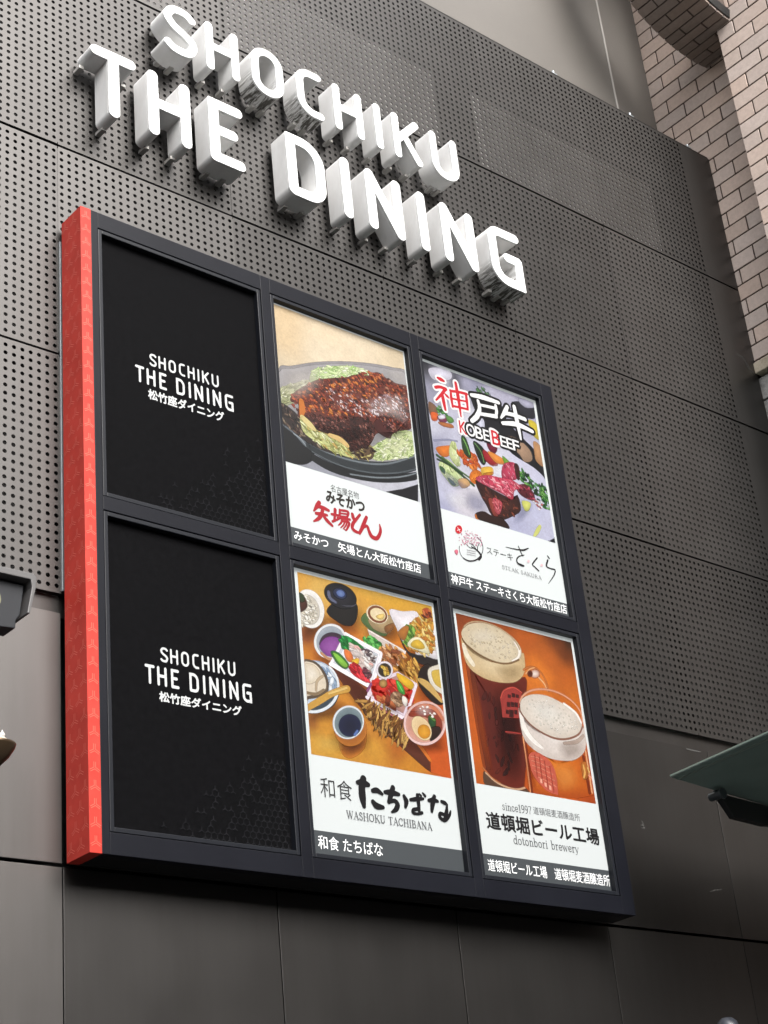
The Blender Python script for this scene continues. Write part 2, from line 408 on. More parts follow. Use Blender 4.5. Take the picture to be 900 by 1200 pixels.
def letter_strokes(ch, w_, h):
    """centre lines of a rounded sans letter, w_ wide and h tall"""
    r = .077*h; X, Y = w_-r, h-r; corners = []
    if ch == 'T': s = [[(r, Y), (X, Y)], [(w_/2, Y), (w_/2, r)]]
    elif ch == 'H': s = [[(r, r), (r, Y)], [(X, r), (X, Y)], [(r, h*.515), (X, h*.515)]]
    elif ch == 'E': s = [[(r, r), (X, r)], [(r, r), (r, Y)], [(r, Y), (X, Y)], [(r, h*.515), (X-.09*h, h*.515)]]; corners = [(r, Y)]
    elif ch == 'I': s = [[(w_/2, r), (w_/2, Y)]]
    elif ch == 'N': s = [[(r, r), (r, Y), (X, r), (X, Y)]]
    elif ch == 'D': s = [fillet([(r, h*.5), (r, r), (X, r), (X, Y), (r, Y), (r, h*.5)], [0, .03*h, .20*h, .30*h, .0, 0])]; corners = [(r, Y)]
    elif ch == 'O': s = [fillet([(w_/2, r), (r, r), (r, Y), (X, Y), (X, r), (w_/2, r)], (w_-2*r)*.48, 12)]
    elif ch == 'C': s = [fillet([(X, r), (r, r), (r, Y), (X, Y)], [0, .27*h, .2*h, 0], 12)]
    elif ch == 'U': s = [fillet([(r, Y), (r, r), (X, r), (X, Y)], (w_-2*r)*.48, 12)]
    elif ch == 'G': s = [fillet([(X, Y), (r, Y), (r, r), (X, r), (X, h*.51), (w_*.54, h*.51)], [0, .13*h, .24*h, .0, .0, 0], 12)]; corners = [(X, r)]
    elif ch == 'K': s = [[(r, r), (r, Y)], [(X, Y), (r+.02*h, h*.42)], [(w_*.42, h*.55), (X, r)]]
    elif ch == 'S': s = [smooth_path([(X, h*.83), (w_*.72, h*.905), (w_*.5, Y), (w_*.30, h*.895), (r+.02*h, h*.78), (r+.03*h, h*.67), (w_*.33, h*.56), (w_*.62, h*.465), (X-.02*h, h*.36), (X, h*.235), (w_*.74, h*.105), (w_*.50, r), (w_*.28, h*.10), (r, h*.17)])]
    return s, r, corners
def outline(ch, w_, h):
    """closed loops round the union of a letter's strokes (distance field and marching squares)"""
    s, r, corners = letter_strokes(ch, w_, h); st = h/115; pad = 3*st
    xs = np.arange(-pad, w_+pad, st); zs = np.arange(-pad, h+pad, st); gx, gz = np.meshgrid(xs, zs, indexing='ij')
    d = np.full(gx.shape, 9.)
    for path in s:
        for (ax, az), (bx, bz) in zip(path[:-1], path[1:]):
            dx, dz = bx-ax, bz-az; t = np.clip(((gx-ax)*dx+(gz-az)*dz)/max(dx*dx+dz*dz, 1e-12), 0, 1)
            d = np.minimum(d, np.hypot(gx-ax-t*dx, gz-az-t*dz)-r)
    for cx, cz in corners:
        q = .22*r; d = np.minimum(d, np.hypot(np.maximum(abs(gx-cx)-(r-q), 0), np.maximum(abs(gz-cz)-(r-q), 0))-q)
    nx, nz = d.shape; seg = {}
    def ip(i, j, k, l):
        a, b = d[i, j], d[k, l]; t = a/(a-b); return (xs[i]+(xs[k]-xs[i])*t, zs[j]+(zs[l]-zs[j])*t)
    pts = {}
    for i in range(nx-1):
        for j in range(nz-1):
            c = [d[i, j] < 0, d[i+1, j] < 0, d[i+1, j+1] < 0, d[i, j+1] < 0]
            if all(c) or not any(c): continue
            ed = [((i, j), (i+1, j)), ((i+1, j), (i+1, j+1)), ((i, j+1), (i+1, j+1)), ((i, j), (i, j+1))]
            cr = [e for e, (p, q) in enumerate(((0, 1), (1, 2), (3, 2), (0, 3))) if c[p] != c[q]]
            for e in cr: pts[ed[e]] = ip(*ed[e][0], *ed[e][1])
            pairs = [(cr[0], cr[1])] if len(cr) == 2 else [(0, 3), (1, 2)]
            for a, b in pairs: seg.setdefault(ed[a], []).append(ed[b]); seg.setdefault(ed[b], []).append(ed[a])
    loops = []; seen = set()
    for s0 in seg:
        if s0 in seen: continue
        lp = [s0]; seen.add(s0); cur = s0
        while True:
            nx_ = [q for q in seg[cur] if q not in seen]
            if not nx_: break
            cur = nx_[0]; seen.add(cur); lp.append(cur)
        lp = [pts[k] for k in lp]
        def rdp(p):
            if len(p) < 3: return p
            a, b = np.array(p[0]), np.array(p[-1]); ab = b-a; q = np.array(p)-a; ln = np.hypot(*ab)
            dd = abs(q[:, 0]*ab[1]-q[:, 1]*ab[0])/ln if ln > 1e-9 else np.hypot(q[:, 0], q[:, 1])
            k = int(dd.argmax())
            return rdp(p[:k+1])[:-1]+rdp(p[k:]) if dd[k] > h*.0011 else [p[0], p[-1]]
        k = len(lp)//2; lp = rdp(lp[:k+1])[:-1]+rdp(lp[k:]+lp[:1])[:-1]
        if len(lp) > 5: loops.append(lp)
    return loops
def loops_mesh(loops, depth=0, bevel=0):
    cu = bpy.data.curves.new('loops', 'CURVE'); cu.dimensions = '2D'; cu.fill_mode = 'BOTH' if depth else 'FRONT'
    cu.extrude = max(depth/2-bevel, 0); cu.bevel_depth = bevel; cu.bevel_resolution = 2; cu.offset = -bevel
    for lp in loops:
        sp = cu.splines.new('POLY'); sp.points.add(len(lp)-1); sp.use_cyclic_u = True
        for p, q in zip(sp.points, lp): p.co = (q[0], q[1], 0, 1)
    o = bpy.data.objects.new('tmp', cu); C.objects.link(o)
    me = bpy.data.meshes.new_from_object(o.evaluated_get(bpy.context.evaluated_depsgraph_get()))
    bpy.data.objects.remove(o); bpy.data.curves.remove(cu); me.materials.clear(); me.set_sharp_from_angle(angle=R(28))
    return me
STAND = Matrix(((1, 0, 0, 0), (0, 0, -1, 0), (0, 1, 0, 0), (0, 0, 0, 1)))       # drawing plane -> facade, front towards the street
def stand(me, x, y, z): me.transform(Matrix.Translation((x, y, z)) @ STAND)
_cache = {}
def letter_loops(ch, w_, h):
    k = (ch, round(w_, 4), h)
    if k not in _cache: _cache[k] = outline(ch, w_, h)
    return _cache[k]
UPPER = [('S', .635, .245), ('H', .95, .255), ('O', 1.305, .255), ('C', 1.67, .215), ('H', 1.98, .25), ('I', 2.337, .06), ('K', 2.50, .25), ('U', 2.85, .255)]
LOWER = [('T', .11, .31), ('H', .50, .305), ('E', .94, .26), ('D', 1.535, .305), ('I', 1.98, .076), ('N', 2.19, .31), ('I', 2.642, .076), ('N', 2.855, .31), ('G', 3.305, .31)]
UL = ['S opening the upper word of the wall sign', 'H between S and O in the upper word of the wall sign', 'O in the upper word of the wall sign', 'C in the upper word of the wall sign', 'H between C and I in the upper word of the wall sign', 'I between H and K in the upper word of the wall sign', 'K in the upper word of the wall sign', 'U closing the upper word of the wall sign']
LL = ['T opening the short word at lower left', 'H in the middle of the short word at lower left', 'E closing the short word at lower left', 'D opening the long lower word', 'I between D and N in the long lower word', 'N between the two letters I of the long lower word', 'I between the two letters N of the long lower word', 'N beside the final G of the long lower word', 'G closing the long lower word']
STUDS = {'T': [(.04, -.02), (.5, .0), (.96, -.02)], 'H': [(.1, 0), (.9, 0), (.1, .93)], 'E': [(.1, 0), (.75, 0), (.1, .9)], 'I': [(.5, 0), (.5, .93)], 'N': [(.1, 0), (.85, 0), (.1, .93)], 'D': [(.1, 0), (.65, 0), (.1, .9)], 'O': [(.3, .02), (.7, .02)], 'C': [(.2, .05), (.75, 0)], 'U': [(.3, .04), (.6, .0)], 'G': [(.15, .06), (.5, 0), (.9, 0)], 'K': [(.1, 0), (.9, 0), (.1, .93)], 'S': [(.15, .12), (.55, .0), (.05, .72)]}
FACE_Y, BACK_Y = .040, .192
for row, labs, z, h in ((UPPER, UL, 5.09, .39), (LOWER, LL, 4.37, .49)):
    for (ch, x, w_), lab in zip(row, labs):
        t = thing('sign_letter', 'raised white letter '+lab, 'sign letter', (x+w_/2, BACK_Y, z), 'raised white letters of the wall sign')
        lp = letter_loops(ch, w_, h)
        me = loops_mesh(lp, .016, .004); stand(me, x, FACE_Y+.008, z)
        f = link('letter_face', me, M['face'], t)
        me = loops_mesh(lp, BACK_Y-FACE_Y-.0165, 0); stand(me, x, (FACE_Y+.0165+BACK_Y)/2, z)
        link('letter_return', me, M['side_dirty'] if ch in 'OCG' else M['side'], t)
        r = .077*h
        for u, v_ in STUDS[ch]:
            sx = x+r+u*(w_-2*r) if ch != 'T' or u == .5 else x+u*w_; sz = z+(r*.55 if v_ <= 0 else v_*h)
            if ch == 'T' and u != .5: sz = z+h-2*r+.004
            b_ = MB(); b_.box(sx-.016, sx+.016, BACK_Y-.03, WALL-.001, sz-r*.55-.012, sz-r*.55+.012)
            link('mounting_bracket', b_.mesh('bracket', bevel=.003), M['bracket'], t)

# ---------------------------------------------------------------- signboard
W_, H_ = 3.662, 3.60
sign = thing('illuminated_signboard', 'large black framed signboard with a red left edge and six panels of restaurant posters', 'signboard', (1.83, WALL, 0))
b_ = MB(); b_.box(.0655, W_, .052, .20, .0, H_); b_.box(.3, .42, .2, WALL, .3, 3.3); b_.box(3.2, 3.32, .2, WALL, .3, 3.3); b_.box(1.7, 1.82, .2, WALL, .3, 3.3)
link('sign_body', b_.mesh('body', bevel=.003), M['body'], sign)
GC = [(.109, 1.213), (1.280, 2.384), (2.451, 3.555)]; GR = [(1.840, 3.497), (.105, 1.762)]
def grid_bars(cols, rows, x0, x1, z0, z1, ya, yb):
    b_ = MB()
    xe = [x0]+[v for c in cols for v in c]+[x1]; ze = [z0]+[v for r_ in sorted(rows) for v in r_]+[z1]
    for i in range(0, len(xe), 2): b_.box(xe[i], xe[i+1], ya, yb, z0, z1)
    for i in range(1, len(xe)-1, 2):
        for j in range(0, len(ze), 2): b_.box(xe[i], xe[i+1], ya, yb, ze[j], ze[j+1])
    return b_
b_ = grid_bars(GC, GR, .0655, W_, 0, H_, 0, .0515)
link('sign_frame', b_.mesh('frame', bevel=.0025), M['frame'], sign)
# red edge with its tortoise-shell print
b_ = MB(); b_.box(0, .065, -.001, .2, -.001, H_+.001)
red_me = b_.mesh('red edge', bevel=.002); b_ = MB()
def yshape(cx, cz, s, to3):
    for a in (90, 210, 330):
        for da in (-16, 16):
            p = (cx+s*.16*math.cos(R(a+da*4)), cz+s*.16*math.sin(R(a+da*4))); q = (cx+s*math.cos(R(a+da*.55)), cz+s*math.sin(R(a+da*.55)))
            d = Vector((q[0]-p[0], q[1]-p[1])).normalized(); nrm = Vector((-d.y, d.x))*.0016
            v = [(p[0]+nrm.x, p[1]+nrm.y), (q[0]+nrm.x, q[1]+nrm.y), (q[0]-nrm.x, q[1]-nrm.y), (p[0]-nrm.x, p[1]-nrm.y)]
            b_.add([to3(*k) for k in v], [(0, 1, 2, 3)], 1)
def clampi(v, a, b): return max(a, min(b, v))
S_ = .046; dz = S_*1.9; 
k = 0; zc = .05
while zc < H_-.05:
    off = .0 if k % 2 else S_*.95
    yshape(.033, zc, .030, lambda u, v: (clampi(u, .002, .063), -.0018, v))
    for cy in np.arange(.03, .2, S_*1.9):
        yshape(clampi(cy+off, .02, .18), zc, S_*.8, lambda u, v: (-.0008, clampi(u, .003, .197), v))
    zc += dz; k += 1
bm = bmesh.new(); bm.from_mesh(red_me); bm.from_mesh(b_.mesh('edge print')); bm.to_mesh(red_me); bm.free()
link('red_edge', red_me, [M['red'], M['redline']], sign)

def catmull(p, n=5, closed=True):
    m_ = len(p); out = []
    for i in range(m_ if closed else m_-1):
        g = [p[(i+k) % m_] if closed else p[max(0, min(m_-1, i+k))] for k in (-1, 0, 1, 2)]
        for k in range(n):
            t = k/n; out.append(tuple(.5*(2*g[1][c]+(g[2][c]-g[0][c])*t+(2*g[0][c]-5*g[1][c]+4*g[2][c]-g[3][c])*t*t+(3*g[1][c]-g[0][c]-3*g[2][c]+g[3][c])*t**3) for c in range(len(p[0]))))
    if not closed: out.append(tuple(p[-1]))
    return out
def inside(p, poly):
    x, y = p; r = False; j = len(poly)-1
    for i in range(len(poly)):
        if (poly[i][1] > y) != (poly[j][1] > y) and x < (poly[j][0]-poly[i][0])*(y-poly[i][1])/(poly[j][1]-poly[i][1])+poly[i][0]: r = not r
        j = i
    return r
def text_mesh(txt, offset):
    cu = bpy.data.curves.new('txt', 'FONT'); cu.body = txt; cu.size = 1; cu.offset = offset; cu.resolution_u = 3
    o = bpy.data.objects.new('txt', cu); C.objects.link(o)
    me = bpy.data.meshes.new_from_object(o.evaluated_get(bpy.context.evaluated_depsgraph_get()))
    v = [(p.co.x, p.co.y) for p in me.vertices]; f = [tuple(p.vertices) for p in me.polygons]
    bpy.data.objects.remove(o); bpy.data.curves.remove(cu); bpy.data.meshes.remove(me)
    return v, f
# a small serif alphabet: glyph -> (advance, [(width, x, z, x, z, ...)]); caps are 1 tall
SERIF = {
 'W': (1.05, [(.10, .1, 1, .32, 0), (.05, .32, 0, .52, .95), (.10, .5, 1, .72, 0), (.05, .72, 0, .94, 1), (.045, 0, 1, .22, 1), (.045, .42, 1, .6, 1), (.045, .84, 1, 1.02, 1)]),
 'A': (.82, [(.05, .12, 0, .4, 1), (.11, .4, 1, .68, 0), (.05, .22, .36, .58, .36), (.045, 0, 0, .24, 0), (.045, .54, 0, .8, 0)]),
 'S': (.62, [(.085, .48, .78, .40, .95, .2, .97, .1, .78, .22, .6, .42, .45, .5, .25, .4, .05, .2, .03, .08, .22)]),
 'H': (.88, [(.11, .17, 0, .17, 1), (.11, .68, 0, .68, 1), (.05, .17, .52, .68, .52), (.045, .03, 0, .31, 0), (.045, .03, 1, .31, 1), (.045, .54, 0, .82, 0), (.045, .54, 1, .82, 1)]),
 'O': (.86, [(.09, .4, .98, .16, .85, .08, .5, .16, .15, .4, .02, .64, .15, .72, .5, .64, .85, .4, .98)]),
 'K': (.84, [(.11, .17, 0, .17, 1), (.05, .2, .42, .66, 1), (.11, .36, .6, .72, 0), (.045, .03, 0, .31, 0), (.045, .03, 1, .31, 1), (.045, .56, 1, .78, 1), (.045, .6, 0, .84, 0)]),
 'U': (.86, [(.11, .18, 1, .18, .3, .26, .08, .42, .03, .58, .1, .64, .3), (.05, .64, .3, .64, 1), (.045, .04, 1, .32, 1), (.045, .52, 1, .76, 1)]),
 'T': (.74, [(.11, .35, 0, .35, 1), (.05, .04, .97, .66, .97), (.045, .05, .78, .04, 1), (.045, .65, .78, .66, 1), (.045, .2, 0, .5, 0)]),
 'C': (.78, [(.09, .64, .74, .55, .94, .38, .98, .16, .85, .08, .5, .16, .15, .38, .02, .56, .07, .66, .26), (.045, .64, .7, .64, 1)]),
 'I': (.42, [(.11, .2, 0, .2, 1), (.045, .05, 0, .35, 0), (.045, .05, 1, .35, 1)]),
 'B': (.74, [(.11, .17, 0, .17, 1), (.07, .17, .97, .45, .95, .55, .76, .45, .55, .17, .53), (.08, .17, .53, .5, .5, .62, .27, .5, .04, .17, .03), (.045, .03, 0, .2, 0), (.045, .03, 1, .2, 1)]),
 'N': (.9, [(.05, .17, 0, .17, 1), (.11, .15, 1, .7, .02), (.05, .7, 0, .7, 1), (.045, .04, 0, .3, 0), (.045, .02, 1, .2, 1), (.045, .58, 1, .82, 1)]),
 'E': (.7, [(.11, .17, 0, .17, 1), (.05, .17, .97, .56, .97), (.05, .17, .52, .46, .52), (.05, .17, .03, .58, .03)]),
 'R': (.78, [(.11, .17, 0, .17, 1), (.08, .17, .97, .45, .95, .56, .75, .45, .54, .17, .52), (.1, .36, .5, .7, 0), (.045, .03, 0, .31, 0)]),
 's': (.48, [(.075, .36, .5, .28, .63, .14, .6, .1, .48, .24, .36, .36, .24, .3, .05, .14, .03, .07, .16)]),
 'i': (.32, [(.09, .16, 0, .16, .62), (.10, .15, .86, .17, .86), (.04, .04, 0, .28, 0), (.04, .05, .62, .16, .62)]),
 'n': (.6, [(.09, .15, 0, .15, .62), (.075, .15, .46, .28, .6, .4, .58, .45, .44), (.09, .45, .46, .45, 0), (.04, .04, 0, .26, 0), (.04, .35, 0, .56, 0), (.04, .04, .61, .15, .61)]),
 'c': (.5, [(.08, .4, .46, .32, .61, .2, .62, .09, .46, .09, .2, .2, .03, .34, .04, .42, .16)]),
 'e': (.52, [(.075, .1, .34, .42, .34, .4, .54, .26, .63, .12, .54, .08, .3, .16, .08, .3, .02, .43, .14)]),
 'd': (.58, [(.08, .42, .44, .3, .61, .17, .58, .08, .4, .1, .16, .22, .02, .36, .08, .43, .24), (.09, .44, 0, .44, 1), (.04, .32, 1, .44, 1), (.04, .44, .01, .56, .01)]),
 'o': (.56, [(.08, .27, .62, .13, .54, .08, .31, .13, .1, .27, .02, .41, .1, .46, .31, .41, .54, .27, .62)]),
 't': (.38, [(.085, .17, .85, .17, .14, .24, .02, .34, .08), (.045, .03, .6, .33, .6)]),
 'b': (.58, [(.09, .13, .02, .13, 1), (.08, .13, .4, .24, .6, .38, .58, .47, .36, .42, .12, .3, .02, .14, .12), (.04, .02, 1, .13, 1)]),
 'r': (.44, [(.09, .15, 0, .15, .62), (.08, .16, .44, .26, .6, .38, .58), (.04, .04, 0, .28, 0), (.04, .04, .61, .15, .61)]),
 'w': (.78, [(.085, .08, .62, .24, 0), (.045, .24, 0, .38, .58), (.085, .36, .62, .53, 0), (.045, .53, 0, .69, .62), (.04, 0, .62, .17, .62), (.04, .62, .62, .77, .62)]),
 'y': (.56, [(.085, .08, .62, .27, .02), (.045, .47, .62, .26, -.05, .16, -.22, .04, -.2), (.04, 0, .62, .18, .62), (.04, .39, .62, .55, .62)]),
 '1': (.46, [(.1, .24, 0, .24, .98), (.05, .1, .84, .24, .98), (.045, .1, 0, .38, 0)]),
 '9': (.54, [(.08, .43, .66, .38, .9, .26, .98, .12, .9, .08, .68, .14, .5, .26, .45, .4, .54, .44, .7, .42, .35, .3, .1, .12, .01)]),
 '7': (.5, [(.07, .06, .94, .44, .95, .34, .6, .22, .3, .2, 0)]), ' ': (.42, [])}
STEP = .000005
def flat_print():
    m = print_mat('dark tonal print', 0, 1.6); P(m).inputs['Roughness'].default_value = .6; P(m).inputs['Specular IOR Level'].default_value = .03; return m
class Print:
    """flat printed picture: every shape lies a hair above the one before it"""
    def __init__(s, y, rect=None, soft=0): s.y = y; s.mb = MB(); s.n = 0; s.rect = rect; s.soft = soft
    def cl(s, p):
        if not s.rect: return p
        a = s.rect; return (clampi(p[0], a[0], a[1]), clampi(p[1], a[2], a[3]))
    def yy(s): s.n += 1; return s.y-STEP*s.n
    def ring(s, q, y, cols, f, a0=1.0):
        """feathered rim: fades from alpha a0 on the outline to nothing f metres outside it"""
        n = len(q); ar = sum(q[i][0]*q[(i+1) % n][1]-q[(i+1) % n][0]*q[i][1] for i in range(n)); sg = 1 if ar > 0 else -1
        o_ = []
        for i in range(n):
            a, b = Vector(q[i-1]), Vector(q[(i+1) % n]); d = b-a
            if d.length < 1e-9: d = Vector((1, 0))
            d.normalize(); o_.append(s.cl((q[i][0]+sg*d.y*f, q[i][1]-sg*d.x*f)))
        for i in range(n):
            j = (i+1) % n; ci, cj = cols[i], cols[j]
            s.mb.add([(q[i][0], y, q[i][1]), (q[j][0], y, q[j][1]), (o_[j][0], y, o_[j][1]), (o_[i][0], y, o_[i][1])], [(0, 1, 2, 3)], 0, ((*ci, a0), (*cj, a0), (*cj, 0), (*ci, 0)))
    def poly(s, pts, col, y=None, soft=None, vol=0):
        y = s.yy() if y is None else y; soft = s.soft if soft is None else soft; pts = [s.cl(p) for p in pts]
        q = [p for i, p in enumerate(pts) if p != pts[i-1]]; n = len(q)
        if n < 3: return
        edge = col
        if vol:
            c = (sum(p[0] for p in q)/n, sum(p[1] for p in q)/n)
            cr = [(q[i][0]-c[0])*(q[(i+1) % n][1]-c[1])-(q[(i+1) % n][0]-c[0])*(q[i][1]-c[1]) for i in range(n)]
            if min(cr) > 0 or max(cr) < 0:
                h = max(p[1] for p in q)-min(p[1] for p in q)+1e-6
                def sh(p): return tuple(v*(1-vol*.75+vol*1.1*((p[1]-c[1])/h)) for v in col)
                cc = tuple(v*(1+vol*.55) for v in col); es = [sh(p) for p in q]
                for i in range(n):
                    j = (i+1) % n; s.mb.add([(c[0], y, c[1]), (q[i][0], y, q[i][1]), (q[j][0], y, q[j][1])], [(0, 1, 2)], 0, (cc, es[i], es[j]))
                if soft: s.ring(q, y, es, soft)
                return
        s.mb.add([(p[0], y, p[1]) for p in q], [tuple(range(n))], 0, col)
        if soft: s.ring(q, y, [col]*n, soft)
    def haze(s, pts, col, al, f):
        """soft translucent patch: shine, steam or the shade photographed under a dish"""
        y = s.yy(); n = len(pts); c = (sum(p[0] for p in pts)/n, sum(p[1] for p in pts)/n); pts = [s.cl(p) for p in pts]; q = [(c[0]+(p[0]-c[0])*f, c[1]+(p[1]-c[1])*f) for p in pts]
        for i in range(n):
            j = (i+1) % n; s.mb.add([(c[0], y, c[1]), (q[i][0], y, q[i][1]), (q[j][0], y, q[j][1])], [(0, 1, 2)], 0, ((*col, al),)*3)
            s.mb.add([(q[i][0], y, q[i][1]), (pts[i][0], y, pts[i][1]), (pts[j][0], y, pts[j][1]), (q[j][0], y, q[j][1])], [(0, 1, 2, 3)], 0, ((*col, al), (*col, 0), (*col, 0), (*col, al)))
    def fan(s, pts, cc, ce):
        y = s.yy(); pts = [s.cl(p) for p in pts]; n = len(pts); c = (sum(p[0] for p in pts)/n, sum(p[1] for p in pts)/n)
        mid = tuple((a+b_)/2 for a, b_ in zip(cc, ce))
        rg_ = [(c[0]+(p[0]-c[0])*.6, c[1]+(p[1]-c[1])*.6) for p in pts]
        for i in range(n):
            j = (i+1) % n
            s.mb.add([(c[0], y, c[1]), (rg_[i][0], y, rg_[i][1]), (rg_[j][0], y, rg_[j][1])], [(0, 1, 2)], 0, (cc, mid, mid))
            s.mb.add([(rg_[i][0], y, rg_[i][1]), (pts[i][0], y, pts[i][1]), (pts[j][0], y, pts[j][1]), (rg_[j][0], y, rg_[j][1])], [(0, 1, 2, 3)], 0, (mid, ce, ce, mid))
        if s.soft: s.ring(pts, y, [ce]*n, s.soft)
    def stroke(s, p, col, smooth=True, y=None):
        y = s.yy() if y is None else y
        q = catmull(p, 5, False) if smooth and len(p) > 2 else p
        Lf, Rt = [], []; n = len(q)
        for i in range(n):
            a, b = q[max(i-1, 0)], q[min(i+1, n-1)]; d = Vector((b[0]-a[0], b[1]-a[1]))
            if d.length < 1e-7: d = Vector((1, 0))
            d.normalize(); w2 = q[i][2]/2; Lf.append((q[i][0]-d.y*w2, q[i][1]+d.x*w2)); Rt.append((q[i][0]+d.y*w2, q[i][1]-d.x*w2))
        if s.soft: s.poly(Lf+Rt[::-1], col, y, s.soft*.8)
        else:
            for i in range(n-1): s.poly([Lf[i], Lf[i+1], Rt[i+1], Rt[i]], col, y)
        for a, b, o_ in ((Lf[0], Rt[0], q[0]), (Rt[-1], Lf[-1], q[-1])):
            u = Vector((a[0]-o_[0], a[1]-o_[1])); v = Vector((-u.y, u.x))
            s.poly([(o_[0]+u.x*math.cos(t)+v.x*math.sin(t), o_[1]+u.y*math.cos(t)+v.y*math.sin(t)) for t in np.linspace(0, math.pi, 7)], col, y, 0)
    def text(s, txt, col, x0, z0, x1, z1, off, lit=False):
        if not lit and off > .006:
            d = off*.26
            for a, b in ((-d, 0), (d, 0), (0, d), (0, -d), (0, 0)): s.text(txt, col, x0+a, z0+b, x1+a, z1+b, .004, True)
            return
        v, f = text_mesh(txt, off); y = s.yy()
        xs = [p[0] for p in v]; zs = [p[1] for p in v]; kx = (x1-x0)/(max(xs)-min(xs)); kz = (z1-z0)/(max(zs)-min(zs)); mx, mz = min(xs), min(zs)
        s.mb.add([(x0+(p[0]-mx)*kx, y, z0+(p[1]-mz)*kz) for p in v], f, 0, col)
    def serif(s, txt, col, x0, z0, x1, z1):
        adv = sum(SERIF[c][0] for c in txt); k = (x1-x0)/adv; h = z1-z0; x = x0
        for c in txt:
            w_, st = SERIF[c]
            for g_ in st: s.stroke([(x+g_[i]*k, z0+g_[i+1]*h, g_[0]*h*1.3) for i in range(1, len(g_), 2)], col)
            x += w_*k
    def run(s, ops, seed):
        rg = random.Random(seed)
        for op in ops:
            k = op[0]
            if k == 'b':
                r_, sm = op[1], [(x, z, np.array(lin(h))) for x, z, h in op[2]]; n = 26; y = s.yy()
                P_ = np.array([(a, b) for a, b, _ in sm]); Cc = np.array([c for *_, c in sm])
                def colr(x, z):
                    d = ((P_[:, 0]-x)**2+(P_[:, 1]-z)**2+.0015)**-1.6; return tuple((d[:, None]*Cc).sum(0)/d.sum())
                gx = np.linspace(r_[0], r_[1], n+1); gz = np.linspace(r_[2], r_[3], n+1); gc = [[colr(x, z) for z in gz] for x in gx]
                for i in range(n):
                    for j in range(n): s.mb.add([(gx[i], y, gz[j]), (gx[i+1], y, gz[j]), (gx[i+1], y, gz[j+1]), (gx[i], y, gz[j+1])], [(0, 1, 2, 3)], 0, (gc[i][j], gc[i+1][j], gc[i+1][j+1], gc[i][j+1]))
            elif k == 'p': s.poly(catmull(op[2], 4), lin(op[1]), vol=.30)
            elif k == 'h': s.haze(catmull(op[4], 3), lin(op[1]), op[2], op[3])
            elif k == 'q': s.poly(op[2], lin(op[1]))
            elif k == 'r': s.fan(catmull(op[3], 3), lin(op[1]), lin(op[2]))
            elif k == 'l': s.stroke(op[2], lin(op[1]))
            elif k == 's':
                _, n, cols, l0, l1, ra, ang, poly = op; poly = catmull(poly, 3)
                lay = [s.yy() for _ in range(20)]; bx = [p[0] for p in poly]; bz = [p[1] for p in poly]; tries = 0
                while n > 0 and tries < 6000:
                    tries += 1; c = (rg.uniform(min(bx), max(bx)), rg.uniform(min(bz), max(bz)))
                    if not inside(c, poly): continue
                    n -= 1; l_ = rg.uniform(l0, l1)/2; t = R(-ang+rg.gauss(0, 28)); col = lin(rg.choice(cols)); kk = rg.uniform(.85, 1.15); col = tuple(v*kk for v in col)
                    b0 = rg.uniform(-.35, .35); pts = []
                    for q in range(8):
                        a = q*math.pi/4; u = l_*math.cos(a)*rg.uniform(.8, 1.1); v = l_*ra*math.sin(a)*rg.uniform(.7, 1.2)+b0*l_*math.cos(a)**2*.6
                        pts.append((c[0]+u*math.cos(t)-v*math.sin(t), c[1]+u*math.sin(t)+v*math.cos(t)))
                    s.poly(pts, col, lay[n % 20], s.soft*.45, .35)
            elif k == 't': s.text(op[1], lin(op[2]), *op[3:])
            elif k == 'v': s.serif(op[1], lin(op[2]), *op[3:7])
            elif k == 'o':
                for ch, f_, o_, x0, z0, x1, z1 in op[1]:
                    for a in range(8):
                        e = (.016*math.cos(a*.7854), .016*math.sin(a*.7854)); s.text(ch, lin(o_), x0+e[0], z0+e[1], x1+e[0], z1+e[1], .012, True)
                for ch, f_, o_, x0, z0, x1, z1 in op[1]: s.text(ch, lin(f_), x0, z0, x1, z1, .012, True)
        return s
    def mesh(s, name): return s.mb.mesh(name, fix=False)

